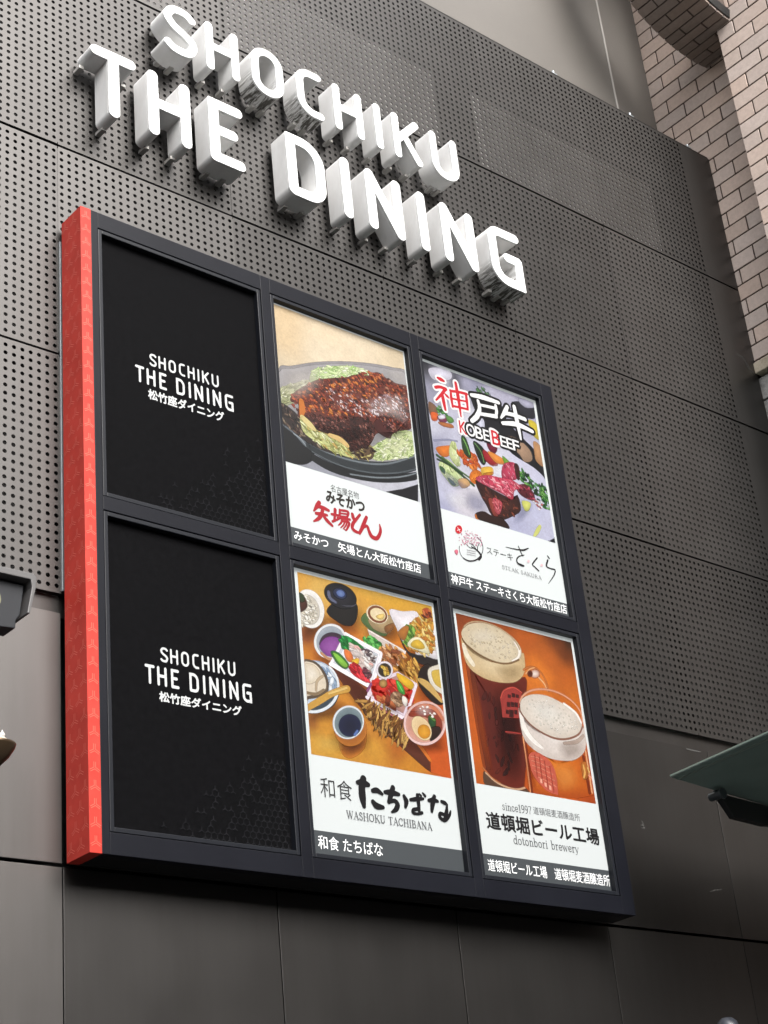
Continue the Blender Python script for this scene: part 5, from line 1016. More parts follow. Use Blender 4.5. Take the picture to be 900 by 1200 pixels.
 ('s',120,['b98a45','8a5a25','d8ac62','6a4018'],.0702,.1405,.13,-68,[(1.7342,1.0035),(1.7721,1.0201),(2.0393,.9219),(2.0331,.8322),(1.9855,.8222),(1.8459,.8773)]),
 ('r','b87058','d4a090',[(2.323,.9476),(2.2936,.9092),(2.2536,.8766),(2.207,.8532),(2.1585,.8409),(2.1126,.8409),(2.0739,.8531),(2.0457,.8762),(2.0309,.9081),(2.0307,.9457),(2.0454,.9856),(2.0735,1.0239),(2.1126,1.0569),(2.1589,1.0813),(2.208,1.0946),(2.255,1.0954),(2.2951,1.0834),(2.3241,1.0598),(2.3392,1.027),(2.3388,.9883)]),
 ('p','8a3a28',[(2.0705,1.0166),(2.1499,1.0719),(2.2661,1.0787),(2.312,.9946),(2.2908,.9155),(2.2275,.876),(2.2527,.9852),(2.1419,1.013)]),
 ('l','a5472a',[(2.076,1.0295,.0304),(2.147,1.0502,.0304),(2.2025,1.0379,.0281)]),
 ('l','8a3420',[(2.0762,1.0025,.0281),(2.1808,1.0193,.0281),(2.2335,1.0125,.0234)]),
 ('l','c87858',[(2.1491,1.0657,.0211),(2.2647,1.0693,.0234),(2.3258,1.0089,.0187)]),
 ('p','234a28',[(2.2182,1.0131),(2.2663,.9995),(2.2504,.9426),(2.2189,.9497)]),
 ('p','58803a',[(2.2222,1.0138),(2.2663,.9995),(2.2531,.9883)]),
 ('p','2e1a14',[(2.2167,.9344),(2.2877,.9604),(2.2908,.9155),(2.216,.8623)]),
 ('r','d8b88a','e4cca0',[(2.21,.9664),(2.2204,.947),(2.2242,.9262),(2.221,.906),(2.2113,.8884),(2.1959,.8751),(2.1765,.8675),(2.1548,.8662),(2.1331,.8713),(2.1134,.8824),(2.0977,.8982),(2.0874,.9174),(2.0835,.9381),(2.0865,.9582),(2.096,.9758),(2.1112,.9892),(2.1306,.997),(2.1523,.9985),(2.1742,.9935),(2.1941,.9824)]),
 ('r','e2a438','c8861e',[(2.2139,.9337),(2.2155,.922),(2.2126,.9097),(2.2056,.8979),(2.1951,.8879),(2.1822,.8805),(2.1682,.8765),(2.1543,.8764),(2.1421,.88),(2.1326,.887),(2.1267,.8968),(2.1251,.9084),(2.1279,.9207),(2.1349,.9325),(2.1452,.9426),(2.1581,.95),(2.1722,.954),(2.1861,.9543),(2.1985,.9507),(2.2081,.9436)]),
 ('l','e8c4c0',[(2.3379,.993,.0117),(2.331,.9682,.0117),(2.3186,.9434,.0117),(2.3012,.9196,.0117),(2.2796,.8977,.0117),(2.2545,.8784,.0117),(2.227,.8625,.0117),(2.1979,.8504,.0117),(2.1685,.8427,.0117),(2.1397,.8395,.0117),(2.1126,.8409,.0117),(2.0882,.8469,.0117),(2.0672,.8573,.0117),(2.0505,.8716,.0117),(2.0386,.8893,.0117),(2.0319,.9099,.0117),(2.0307,.9326,.0117),(2.035,.9565,.0117),(2.0448,.9809,.0117),(2.0596,1.0049,.0117),(2.079,1.0277,.0117)]),
 ('l','dcb4ac',[(2.0612,1.0071,.0094),(2.0742,1.0227,.0094),(2.0892,1.0373,.0094),(2.1058,1.0508,.0094),(2.1238,1.063,.0094),(2.1428,1.0735,.0094),(2.1627,1.0822,.0094),(2.1829,1.089,.0094),(2.2032,1.0937,.0094),(2.2232,1.0962,.0094),(2.2426,1.0964,.0094),(2.261,1.0945,.0094),(2.2781,1.0903,.0094),(2.2936,1.084,.0094),(2.3071,1.0756,.0094),(2.3185,1.0653,.0094),(2.3276,1.0533,.0094),(2.3342,1.0399,.0094),(2.3381,1.0251,.0094),(2.3394,1.0094,.0094),(2.3379,.993,.0094)]),
 ('s',10,['fff4ee'],.0117,.0234,.6,0,[(2.0901,1.0499),(2.3035,1.0695),(2.3174,.965)]),
 ('r','c3cedd','a4b4c8',[(1.5731,1.0538),(1.5504,1.0067),(1.5131,.9643),(1.4653,.9306),(1.4117,.9088),(1.3575,.9008),(1.308,.9073),(1.2677,.9275),(1.2403,.9594),(1.2284,1),(1.2331,1.0456),(1.2543,1.0919),(1.2899,1.1345),(1.3367,1.1691),(1.3904,1.1924),(1.4456,1.2017),(1.4969,1.196),(1.5388,1.1758),(1.5672,1.1429),(1.579,1.1008)]),
 ('r','8fa4c0','c9d4e2',[(1.5612,1.0719),(1.5416,1.0323),(1.5088,.9964),(1.4663,.9679),(1.4183,.9493),(1.3695,.9424),(1.3246,.9477),(1.2878,.9646),(1.2625,.9914),(1.2511,1.0257),(1.2547,1.0641),(1.273,1.1032),(1.3045,1.1391),(1.3462,1.1683),(1.3942,1.1879),(1.4437,1.1958),(1.4899,1.1911),(1.528,1.1742),(1.5541,1.1467),(1.5655,1.1114)]),
 ('p','3a4650',[(1.3144,.923),(1.4308,.9636),(1.5725,1.0557),(1.5356,.9708),(1.4297,.916),(1.312,.897)]),
 ('s',30,['7f98b8','dfe6ee','9ab0c8'],.0234,.0796,.4,50,[(1.4693,1.1817),(1.5437,1.136),(1.5704,1.0524),(1.5257,1.0448),(1.499,1.1281)]),
 ('p','5a4a3a',[(1.3231,1.1727),(1.4184,1.196),(1.4809,1.1573),(1.5088,1.0858),(1.4813,1.0198),(1.3808,.9798),(1.3058,.9787)]),
 ('p','dccfba',[(1.322,1.1608),(1.4137,1.1834),(1.469,1.1434),(1.491,1.0827),(1.4689,1.0351),(1.3791,.9982),(1.3078,1.0005)]),
 ('r','eee6d8','d8cab2',[(1.3459,1.1593),(1.4129,1.1744),(1.4514,1.1417),(1.4443,1.1038),(1.3888,1.0649),(1.3379,1.0706)]),
 ('l','b8a488',[(1.4776,1.1243,.0094),(1.432,1.0841,.0117),(1.4196,1.0267,.0094)]),
 ('l','8a7458',[(1.3492,1.0075,.0117),(1.418,1.0091,.014),(1.4767,1.0437,.0117)]),
 ('l','e2e8ee',[(1.5249,1.1827,.0117),(1.5408,1.1718,.0117),(1.5541,1.1587,.0117),(1.5646,1.1435,.0117),(1.5721,1.1266,.0117),(1.5763,1.1083,.0117),(1.5774,1.0889,.0117),(1.5751,1.0689,.0117),(1.5697,1.0485,.0117),(1.5611,1.0282,.0117),(1.5497,1.0084,.0117),(1.5355,.9894,.0117),(1.519,.9716,.0117),(1.5003,.9553,.0117),(1.4799,.9408,.0117),(1.4582,.9284,.0117),(1.4355,.9182,.0117),(1.4123,.9104,.0117),(1.389,.9052,.0117),(1.366,.9026,.0117),(1.3437,.9026,.0117)]),
 ('l','c99a45',[(1.3334,.909,.0281),(1.4315,.9709,.0328),(1.5334,1.0344,.0328),(1.6423,1.0794,.0375)]),
 ('l','e0bc70',[(1.5064,1.027,.0094),(1.6356,1.0827,.0117)]),
 ('r','8a4a20','b87028',[(1.7382,.83),(1.7178,.8016),(1.6896,.7776),(1.6563,.7604),(1.6214,.7515),(1.5881,.7517),(1.5596,.761),(1.5386,.7785),(1.5271,.8024),(1.5262,.8305),(1.536,.8601),(1.5557,.8884),(1.5834,.9126),(1.6165,.9304),(1.6518,.9399),(1.6857,.9401),(1.7149,.9309),(1.7364,.9132),(1.748,.8888),(1.7486,.8601)]),
 ('r','b4c0c8','dfe6ea',[(1.7216,.8696),(1.7015,.841),(1.674,.8168),(1.6418,.7992),(1.6082,.79),(1.5764,.7899),(1.5494,.7989),(1.5297,.8162),(1.5193,.84),(1.5191,.868),(1.5292,.8978),(1.5486,.9262),(1.5756,.9507),(1.6077,.9688),(1.6416,.9786),(1.674,.9791),(1.7017,.9702),(1.7218,.9527),(1.7323,.9284),(1.7322,.8997)]),
 ('r','54666c','7a8a90',[(1.7117,.8701),(1.6938,.8446),(1.6695,.823),(1.6411,.8073),(1.6114,.799),(1.5833,.7989),(1.5595,.8069),(1.5422,.8222),(1.5331,.8434),(1.533,.8684),(1.5421,.8949),(1.5594,.9203),(1.5834,.9421),(1.6117,.9582),(1.6416,.967),(1.6702,.9674),(1.6946,.9595),(1.7122,.944),(1.7214,.9224),(1.7212,.8969)]),
 ('r','10142c','1c2140',[(1.7025,.8577),(1.689,.839),(1.6702,.8232),(1.648,.8118),(1.6244,.806),(1.6018,.8061),(1.5823,.8123),(1.5679,.8239),(1.5599,.8397),(1.559,.8583),(1.5654,.8778),(1.5785,.8965),(1.5971,.9124),(1.6193,.924),(1.643,.9301),(1.6659,.9301),(1.6856,.924),(1.7003,.9123),(1.7084,.8962),(1.7091,.8774)]),
 ('l','5a74b0',[(1.6842,.8453,.0117),(1.6599,.817,.0117)]),
 ('p','22160f',[(2.1882,1.2812),(2.2728,1.3308),(2.2796,1.1732),(2.3493,1.1155),(2.2695,1.1023),(2.1751,1.1862)]),
 ('r','efeae0','d8d0c0',[(2.2538,1.2929),(2.3058,1.3289),(2.3824,1.3397),(2.3687,1.1807),(2.2967,1.1839),(2.2576,1.2236)]),
 ('p','cfae4a',[(2.28,1.2851),(2.3286,1.3095),(2.3776,1.3073),(2.3634,1.2109),(2.298,1.2198)]),
 ('l','c9a560',[(2.1799,1.2209,.0281),(2.2439,1.1949,.0468),(2.3304,1.1201,.0187)]),
 ('h','ffffff',.3,.2,[(1.6797,1.3254),(1.7879,1.3154),(1.8013,1.2723),(1.6931,1.2826)]),
 ('h','30100c',.45,.3,[(1.825,1.0066),(2.0054,.9762),(2.0133,1.0374),(1.8865,1.0613)]),
 ('h','ffffff',.25,.2,[(2.1094,1.0531),(2.2288,1.0879),(2.2594,1.0319),(2.1398,.9976)]),
 ('t','和食','2c2a2a',1.3978,.4451,1.609,.5518,-.006),
 ('l','141216',[(1.652,.5535,.0263),(1.6868,.5561,.0461),(1.7233,.551,.0296)]),
 ('l','141216',[(1.6943,.5789,.0428),(1.6787,.5285,.0461),(1.6775,.4743,.0461),(1.682,.428,.0263)]),
 ('l','141216',[(1.752,.5211,.0263),(1.7826,.527,.0329),(1.8157,.5114,.0198)]),
 ('l','141216',[(1.7472,.4595,.0296),(1.7698,.4407,.0395),(1.8143,.4382,.0231)]),
 ('l','141216',[(1.8374,.5241,.0231),(1.8832,.528,.0362),(1.9335,.5244,.0231)]),
 ('l','141216',[(1.8968,.5557,.0329),(1.8761,.5111,.0329),(1.8587,.4732,.0263)]),
 ('l','141216',[(1.8615,.4756,.0231),(1.9005,.4843,.0263),(1.9183,.4647,.0329),(1.9021,.437,.0296),(1.8722,.4196,.0132)]),
 ('l','141216',[(1.9712,.5191,.0231),(1.9831,.4926,.0329),(1.9736,.4595,.0198)]),
 ('l','141216',[(2.0155,.5046,.0198),(2.0606,.5142,.0263),(2.1085,.5222,.0165)]),
 ('l','141216',[(2.069,.5375,.0231),(2.0708,.4934,.0263),(2.0696,.4471,.0198)]),
 ('l','141216',[(2.0689,.461,.0198),(2.0288,.4502,.0231),(2.0263,.432,.0198),(2.0598,.432,.0165),(2.0896,.4415,.0198)]),
 ('l','141216',[(2.1102,.5528,.0132),(2.1241,.5404,.0198)]),
 ('l','141216',[(2.0831,.5453,.0132),(2.0949,.5367,.0165)]),
 ('l','141216',[(2.1497,.5172,.0231),(2.1821,.5233,.0296),(2.2134,.5211,.0198)]),
 ('l','141216',[(2.1931,.545,.0263),(2.1735,.4999,.0329),(2.1623,.4582,.0198)]),
 ('l','141216',[(2.2428,.5227,.0198),(2.266,.5174,.0263),(2.2834,.5093,.0132)]),
 ('l','141216',[(2.2792,.4986,.0165),(2.2676,.4566,.0296),(2.2489,.42,.0198)]),
 ('l','141216',[(2.2634,.446,.0198),(2.2247,.4535,.0231),(2.2188,.4306,.0231),(2.2513,.4183,.0231),(2.2874,.4468,.0198),(2.3023,.4749,.0132)]),
 ('v','WASHOKU TACHIBANA','6a6a6c',1.557,.3503,2.1527,.3909,0),
]
RECT_3 = (1.356,2.341,.668,1.712); CAPTION_3 = ('和食 たちばな',(1.3547,.1684),(1.784,.2402))
ART_4 = [
 ('b',(2.53,3.508,.665,1.708),[(2.5398,1.6896,'8a3f16'),(2.6979,1.7009,'96441a'),(2.9011,1.7209,'a04c1a'),(3.0996,1.686,'b85a1c'),(3.3701,1.7065,'703616'),(3.4978,1.6985,'33200f'),(3.4367,1.6113,'6a3414'),(3.2848,1.5617,'bc6020'),(3.4095,1.478,'c0611e'),(3.1913,1.4392,'dc7a26'),(3.4938,1.3338,'c86a20'),(2.5321,1.473,'a84c18'),(2.5457,1.2744,'c55f1c'),(2.5461,1.0771,'c25a1c'),(2.5401,.8823,'c8601c'),(2.5629,.714,'c4601e'),(3.2691,.789,'cf5f18'),(3.0516,.7113,'c95f1a'),(3.4719,.7658,'a84414')]),
 ('p','5a4030',[(2.6061,.7483),(2.672,.6906),(2.8211,.6671),(2.9587,.709),(2.9611,.6514),(2.7147,.6439),(2.598,.662)]),
 ('r','4a1410','6a2212',[(2.5668,1.4086),(2.6032,1.3547),(2.7392,1.3162),(2.9005,1.3342),(3.0483,1.393),(3.0362,1.2982),(2.9815,1.2278),(2.9632,1.1641),(2.9701,1.0847),(2.9671,.8955),(2.9587,.709),(2.8216,.67),(2.6846,.6903),(2.6234,.7392),(2.5981,.814),(2.5884,1.0251)]),
 ('l','8f3f18',[(2.5764,1.3801,.0236),(2.5883,1.1824,.0265),(2.6014,.9882,.0265),(2.6109,.7775,.0236)]),
 ('l','5e2412',[(2.6081,1.3455,.0354),(2.6194,1.1381,.0383),(2.6257,.9433,.0354),(2.6399,.7625,.0295)]),
 ('l','b8683a',[(2.5964,.766,.0088),(2.6511,.7163,.0118),(2.7223,.6877,.0088)]),
 ('s',40,['4a140e','34100c','5c1c10'],.0295,.0884,.3,-80,[(2.6942,1.2802),(2.9584,1.285),(2.9492,.9423),(2.7307,.7365),(2.6565,.8994)]),
 ('l','c8a080',[(2.6109,.7394,.0059),(2.6971,.6891,.0074),(2.8343,.6688,.0088),(2.9438,.6993,.0074)]),
 ('r','dcc8a2','c8ac80',[(2.5522,1.5532),(2.5758,1.5067),(2.659,1.4612),(2.7864,1.4407),(2.9091,1.459),(3.0133,1.4989),(3.0615,1.5539),(3.0506,1.4349),(2.9714,1.3568),(2.8594,1.3271),(2.7275,1.3243),(2.6161,1.355),(2.5655,1.4084),(2.5548,1.4874)]),
 ('l','ebe0ca',[(2.5634,1.5094,.0265),(2.58,1.4515,.0354),(2.6231,1.3987,.0295)]),
 ('r','ddd0b6','cfbfa2',[(2.5582,1.5748),(2.5864,1.6236),(2.6524,1.6626),(2.7481,1.6849),(2.8541,1.682),(2.9572,1.6549),(3.0239,1.6099),(3.0457,1.5572),(3.0141,1.5032),(2.9234,1.4637),(2.8148,1.4521),(2.6872,1.4746),(2.5931,1.5181)]),
 ('s',90,['e4d8c2','d2c3a4','d8caae','c6b594'],.0074,.0177,.6,0,[(2.5899,1.5965),(2.7454,1.6687),(2.9278,1.6418),(3.0106,1.5737),(2.9868,1.5169),(2.8188,1.4754),(2.6416,1.5141)]),
 ('l','f4ece0',[(2.9973,1.6132,.0118),(3.0297,1.5668,.0177),(3.011,1.5162,.0118),(2.9534,1.4816,.0074)]),
 ('l','7a5a3a',[(2.5567,1.5489,.0059),(2.5926,1.515,.0059),(2.6867,1.4714,.0059),(2.8141,1.4478,.0059),(2.9226,1.4594,.0059),(3.0179,1.5018,.0059)]),
 ('l','b89a78',[(2.5838,1.6272,.0044),(2.5968,1.6411,.0044),(2.6132,1.6539,.0044),(2.6328,1.6652,.0044),(2.6553,1.6748,.0044),(2.6804,1.6827,.0044),(2.7076,1.6886,.0044),(2.7364,1.6924,.0044),(2.7664,1.6941,.0044),(2.7971,1.6936,.0044),(2.8279,1.6909,.0044),(2.8583,1.6861,.0044),(2.8878,1.6791,.0044),(2.9158,1.6702,.0044),(2.9419,1.6595,.0044),(2.9655,1.6472,.0044),(2.9862,1.6335,.0044),(3.0037,1.6185,.0044),(3.0177,1.6027,.0044),(3.0278,1.5862,.0044),(3.034,1.5694,.0044)]),
 ('h','1c0504',.6,.3,[(2.7747,1.2941),(3.0217,1.3368),(2.9492,.9423),(2.8821,.7182),(2.7307,.7365),(2.7328,1.0477)]),
 ('h','a8481a',.45,.3,[(2.5718,1.3591),(2.6345,1.31),(2.6696,.9013),(2.6786,.7295),(2.6206,.7598),(2.5819,.9852)]),
 ('h','f6ecd8',.45,.2,[(2.6184,1.6124),(2.7847,1.6661),(2.8841,1.6228),(2.7395,1.5533),(2.6199,1.5407)]),
 ('h','a88a5c',.4,.3,[(2.7961,1.4199),(3.0191,1.4708),(3.0174,1.3876),(2.8597,1.3292)]),
 ('l','b86a34',[(3.0403,1.4382,.0088),(3.1008,1.47,.0088),(3.1689,1.4666,.0074),(3.2209,1.413,.0088),(3.24,1.3329,.0088)]),
 ('l','d89a68',[(3.0564,1.4152,.0074),(3.0977,1.4538,.0074),(3.1424,1.4723,.0059)]),
 ('r','f2e2d8','a86a4a',[(3.1803,1.4393),(3.1765,1.4302),(3.1689,1.4213),(3.1583,1.4134),(3.1456,1.4074),(3.1322,1.4037),(3.1193,1.4027),(3.1082,1.4046),(3.1,1.4091),(3.0954,1.4158),(3.0949,1.4241),(3.0986,1.4331),(3.1061,1.442),(3.1167,1.4499),(3.1293,1.4561),(3.1428,1.4598),(3.1558,1.4608),(3.167,1.4589),(3.1753,1.4544),(3.1799,1.4476)]),
 ('r','3a1a10','6a3018',[(3.1148,1.4276),(3.1127,1.4215),(3.1088,1.4156),(3.1036,1.4105),(3.0976,1.4068),(3.0913,1.4048),(3.0854,1.4046),(3.0804,1.4064),(3.0768,1.4099),(3.075,1.4148),(3.0752,1.4206),(3.0772,1.4267),(3.081,1.4326),(3.0862,1.4377),(3.0922,1.4415),(3.0986,1.4435),(3.1045,1.4437),(3.1095,1.4419),(3.1131,1.4384),(3.1149,1.4335)]),
 ('l','e0a878',[(3.1657,1.4138,.0088),(3.2075,1.3794,.0088),(3.2267,1.3358,.0059)]),
 ('q','9c3630',[(2.8117,1.2197),(2.8271,1.2475),(2.853,1.2752),(2.891,1.2959),(2.9358,1.3076),(2.9753,1.3042),(3.0016,1.2862),(2.9854,1.2488),(2.9626,1.2044),(2.9471,1.1192),(2.8099,1.1034),(2.8136,1.1699)]),
 ('l','b8483c',[(2.8144,1.2202,.0059),(2.853,1.2752,.0074),(2.9358,1.3076,.0074),(3.0016,1.2862,.0059)]),
 ('q','3a1210',[(2.8795,1.2533),(2.9009,1.2539),(2.8979,1.2372),(2.8766,1.2367)]),
 ('q','3a1210',[(2.9152,1.2675),(2.9394,1.2685),(2.9357,1.2476),(2.9115,1.2466)]),
 ('q','3a1210',[(2.9495,1.2651),(2.9682,1.2653),(2.9652,1.2485),(2.9465,1.2484)]),
 ('q','3a1210',[(2.8643,1.2043),(2.8883,1.2053),(2.8835,1.1783),(2.8596,1.1774)]),
 ('q','3a1210',[(2.897,1.2097),(2.9211,1.2107),(2.9162,1.1837),(2.8922,1.1827)]),
 ('q','3a1210',[(2.9295,1.2131),(2.9509,1.2136),(2.946,1.1865),(2.9246,1.186)]),
 ('q','3a1210',[(2.8474,1.1534),(2.8686,1.1538),(2.8646,1.1311),(2.8435,1.1307)]),
 ('q','3a1210',[(2.8773,1.1582),(2.9067,1.1599),(2.8985,1.1145),(2.8692,1.1128)]),
 ('q','3a1210',[(2.9178,1.1628),(2.9391,1.1632),(2.935,1.1404),(2.9137,1.14)]),
 ('l','9c3630',[(2.8176,1.0134,.0059),(2.8734,1.018,.0059),(2.9438,1.0208,.0044)]),
 ('l','702822',[(2.8296,1.0074,.0029),(2.9094,1.0136,.0029)]),
 ('r','5a1a12','46140e',[(2.7651,1.0626),(2.7637,1.0575),(2.7614,1.0527),(2.7584,1.0488),(2.7551,1.046),(2.7516,1.0447),(2.7485,1.045),(2.7459,1.0468),(2.7442,1.05),(2.7435,1.0543),(2.7438,1.0593),(2.7452,1.0644),(2.7474,1.0691),(2.7504,1.0731),(2.7538,1.0759),(2.7572,1.0772),(2.7604,1.0769),(2.7629,1.0751),(2.7647,1.0718),(2.7654,1.0675)]),
 ('r','e27c24','b04a10',[(2.96,1.0153),(3.0525,.9256),(3.21,.9023),(3.3789,.9201),(3.4893,.9907),(3.4972,.8698),(3.5185,.7218),(2.9557,.6507),(2.9604,.8455)]),
 ('l','7a2c0c',[(2.9695,.9948,.0177),(2.9713,.847,.0177),(2.9674,.657,.0177)]),
 ('l','e8a070',[(2.9587,1.0081,.0074),(2.9604,.8455,.0074),(2.9566,.6556,.0074)]),
 ('l','f0b080',[(3.4875,.9955,.0074),(3.4885,.8686,.0074),(3.489,.728,.0074)]),
 ('l','7a2c0c',[(3.4592,.9558,.0177),(3.463,.855,.0177),(3.4659,.7251,.0177)]),
 ('l','d8987a',[(2.9705,1.217,.0088),(2.982,1.2393,.0088),(2.9996,1.2607,.0088),(3.0229,1.2806,.0088),(3.0514,1.2986,.0088),(3.0844,1.3141,.0088),(3.1212,1.3269,.0088),(3.1609,1.3365,.0088),(3.2024,1.3427,.0088),(3.2449,1.3453,.0088),(3.2873,1.3443,.0088),(3.3284,1.3396,.0088),(3.3672,1.3313,.0088),(3.4028,1.3196,.0088),(3.4341,1.3048,.0088),(3.4603,1.2873,.0088),(3.4808,1.2674,.0088),(3.4951,1.2459,.0088),(3.5026,1.223,.0088),(3.5033,1.1996,.0088),(3.4972,1.1762,.0088)]),
 ('r','e2dad4','cfc2ba',[(2.956,1.1831),(2.969,1.1227),(3.0521,1.0653),(3.1824,1.0388),(3.3212,1.0445),(3.4296,1.0823),(3.4981,1.1516),(3.5051,1.0648),(3.4713,.9861),(3.3802,.9263),(3.279,.905),(3.1561,.9046),(3.0289,.942),(2.9596,1.0132)]),
 ('l','f2ece6',[(2.9663,1.1444,.0236),(2.9836,1.0568,.0383),(3.0389,.9952,.0324),(3.1121,.9561,.0177)]),
 ('l','b8a498',[(3.3011,1.0141,.0147),(3.4183,1.0416,.0206),(3.4929,1.0939,.0147)]),
 ('r','eae4da','d4c8bc',[(2.9726,1.201),(3.003,1.2497),(3.0943,1.2896),(3.2198,1.3004),(3.3532,1.2707),(3.4585,1.2202),(3.4897,1.1658),(3.4507,1.1019),(3.3222,1.0497),(3.1975,1.0462),(3.056,1.086),(2.9838,1.1452)]),
 ('s',90,['f0ece4','ddd4c8','e2dad0','d4c8bc'],.0074,.0177,.6,0,[(3.0123,1.2126),(3.118,1.271),(3.2805,1.2567),(3.4371,1.1991),(3.4529,1.1394),(3.3272,1.0739),(3.138,1.0907)]),
 ('l','f8f4ee',[(3.3545,1.2772,.0118),(3.4507,1.2304,.0147),(3.4879,1.1708,.0118)]),
 ('l','8a5a48',[(2.9586,1.1754,.0059),(2.9827,1.139,.0059),(3.0552,1.0819,.0059),(3.1961,1.0389,.0074),(3.321,1.0434,.0074),(3.4426,1.0904,.0059),(3.4951,1.1511,.0059)]),
 ('h','f6f2ea',.5,.2,[(3.0301,1.2359),(3.2274,1.2686),(3.3542,1.2066),(3.1984,1.1204),(3.0701,1.161)]),
 ('h','9a8478',.4,.3,[(3.2302,1.0036),(3.4642,1.0587),(3.4586,.9659),(3.2932,.907)]),
 ('h','f09a48',.5,.3,[(3.1497,.8719),(3.3733,.8931),(3.3717,.7528),(3.1969,.7007)]),
 ('h','8a2c0c',.45,.3,[(2.9605,1.0034),(3.0509,.9174),(3.0033,.6664),(2.9361,.6578)]),
 ('q','c65c48',[(2.9827,.88),(2.9915,.899),(3.0102,.9136),(3.0384,.9216),(3.0842,.9163),(3.1283,.9007),(3.166,.8722),(3.188,.8326),(3.1943,.7692),(3.1873,.6799),(3.1396,.6837),(3.0891,.6986),(3.0422,.7315),(3.009,.7661),(2.9917,.8009)]),
 ('l','dc8068',[(3.0006,.8905,.0044),(3.0498,.8906,.0044),(3.0979,.8825,.0044)]),
 ('l','dc8068',[(3.0013,.8659,.0044),(3.073,.8578,.0044),(3.1437,.8414,.0044)]),
 ('l','dc8068',[(3.0038,.8368,.0044),(3.0852,.824,.0044),(3.1659,.8029,.0044)]),
 ('l','dc8068',[(3.0138,.8058,.0044),(3.096,.7895,.0044),(3.1773,.765,.0044)]),
 ('l','dc8068',[(3.0286,.7717,.0044),(3.1065,.7541,.0044),(3.1835,.7284,.0044)]),
 ('l','a84434',[(3.0353,.9053,.0044),(3.0331,.7674,.0044)]),
 ('l','a84434',[(3.0742,.899,.0044),(3.0691,.7331,.0044)]),
 ('l','a84434',[(3.1111,.8814,.0044),(3.1116,.7045,.0044)]),
 ('l','a84434',[(3.1513,.8523,.0044),(3.1544,.6904,.0044)]),
 ('q','f0a890',[(3.0544,.7604),(3.0686,.7584),(3.0667,.7347),(3.0529,.7388)]),
 ('q','f0a890',[(3.087,.7433),(3.1023,.7394),(3.1004,.7157),(3.0855,.7216)]),
 ('q','f0a890',[(3.122,.7302),(3.1373,.7264),(3.1349,.7006),(3.12,.7065)]),
 ('p','b86a2a',[(3.4308,.9011),(3.4764,.9176),(3.4759,.8366),(3.4326,.8107)]),
 ('l','e8b060',[(3.447,.8983,.0103),(3.4515,.8535,.0118),(3.4337,.8159,.0088)]),
 ('l','e89a80',[(3.4803,.8372,.0074),(3.4998,.8297,.0118),(3.5127,.8113,.0088)]),
 ('l','e8bc70',[(3.4813,.8879,.0074),(3.492,.859,.0074)]),
 ('v','since1997','5a5a5c',2.7087,.5335,2.9442,.58,0),
 ('t','道頓堀麦酒醸造所','4c4c4e',2.9585,.5379,3.3462,.5838,-.004),
 ('t','道頓堀ビール工場','1c1a1c',2.5714,.4098,3.4861,.508,.01),
 ('v','dotonbori brewery','5e5e60',2.7635,.3433,3.2966,.3934,0),
]
RECT_4 = (2.53,3.508,.665,1.708); CAPTION_4 = ('道頓堀ビール工場\u3000道頓堀麦酒醸造所',(2.5394,.1669),(3.5227,.2361))


def retainer(i, j):
    gx, gz = GC[i], GR[j]; b_ = MB(); a = .004; wd = .023; y = .004
    x0, x1, z0, z1 = gx[0]+a, gx[1]-a, gz[0]+a, gz[1]-a
    b_.box(x0, x0+wd, y, .0505, z0, z1); b_.box(x1-wd, x1, y, .0505, z0, z1); b_.box(x0+wd, x1-wd, y, .0505, z0, z0+wd); b_.box(x0+wd, x1-wd, y, .0505, z1-wd, z1)
    link('panel_retainer', b_.mesh('retainer', bevel=.003), M['frame_edge'], sign)
    return (x0+wd, x1-wd, z0+wd, z1-wd)
YP = .040
SP = Print
LOGOS = [[(.4420, 2.7400, .8980, 2.8200), (.3490, 2.6130, .9910, 2.7170), (.4280, 2.5270, .9210, 2.5890)], [(.4440, 1.0170, .9000, 1.0970), (.3500, .8880, .9940, .9900), (.4300, .8070, .9240, .8590)]]
for j in range(2):
    x0, x1, z0, z1 = retainer(0, j)
    b_ = MB(); b_.box(x0, x1, YP, .0500, z0, z1)
    bp = link('black_panel', b_.mesh('black panel'), M['blackpanel'], sign, ('upper' if j == 0 else 'lower')+' black panel with white lettering')
    pr = Print(YP-.0002); white = lin('f4f6f6')
    for row, (a0, c0, a1, c1), hh in ((UPPER, LOGOS[j][0], .39), (LOWER, LOGOS[j][1], .49)):
        xa, xb = row[0][1], row[-1][1]+row[-1][2]; kx = (a1-a0)/(xb-xa); kz = (c1-c0)/hh; y = pr.yy()
        for ch, x, w_ in row:
            me = loops_mesh(letter_loops(ch, w_, hh)); 
            pr.mb.add([(a0+(v.co.x+x-xa)*kx, y, c0+v.co.y*kz) for v in me.vertices], [tuple(p.vertices) for p in me.polygons], 0, white); bpy.data.meshes.remove(me)
    pr.text('松竹座ダイニング', white, *LOGOS[j][2], .007)
    link('panel_lettering', pr.mesh('panel lettering'), M['print'], bp)
    # tone on tone pattern of small three-armed figures gathering in the lower right corner
    pr = Print(YP-.0004); rg = random.Random(7+j)
    for a in range(26):
        for b2 in range(22):
            cx = x1-.02-a*.036-(b2 % 2)*.018; cz = z0+.02+b2*.031
            if cx < x0+.02: continue
            dens = 1.25-(a/19.)-(b2/17.)
            if rg.random() > dens*1.1: continue
            k = rg.uniform(.9, 1.3); col = (.0044*k, .0044*k, .0051*k)
            for an in (90, 210, 330):
                d = (math.cos(R(an)), math.sin(R(an))); pr.stroke([(cx, cz, .006), (cx+d[0]*.017, cz+d[1]*.017, .004)], col)
    link('panel_pattern', pr.mesh('panel pattern'), M['pattern'] if 'pattern' in M else M.setdefault('pattern', flat_print()), bp)
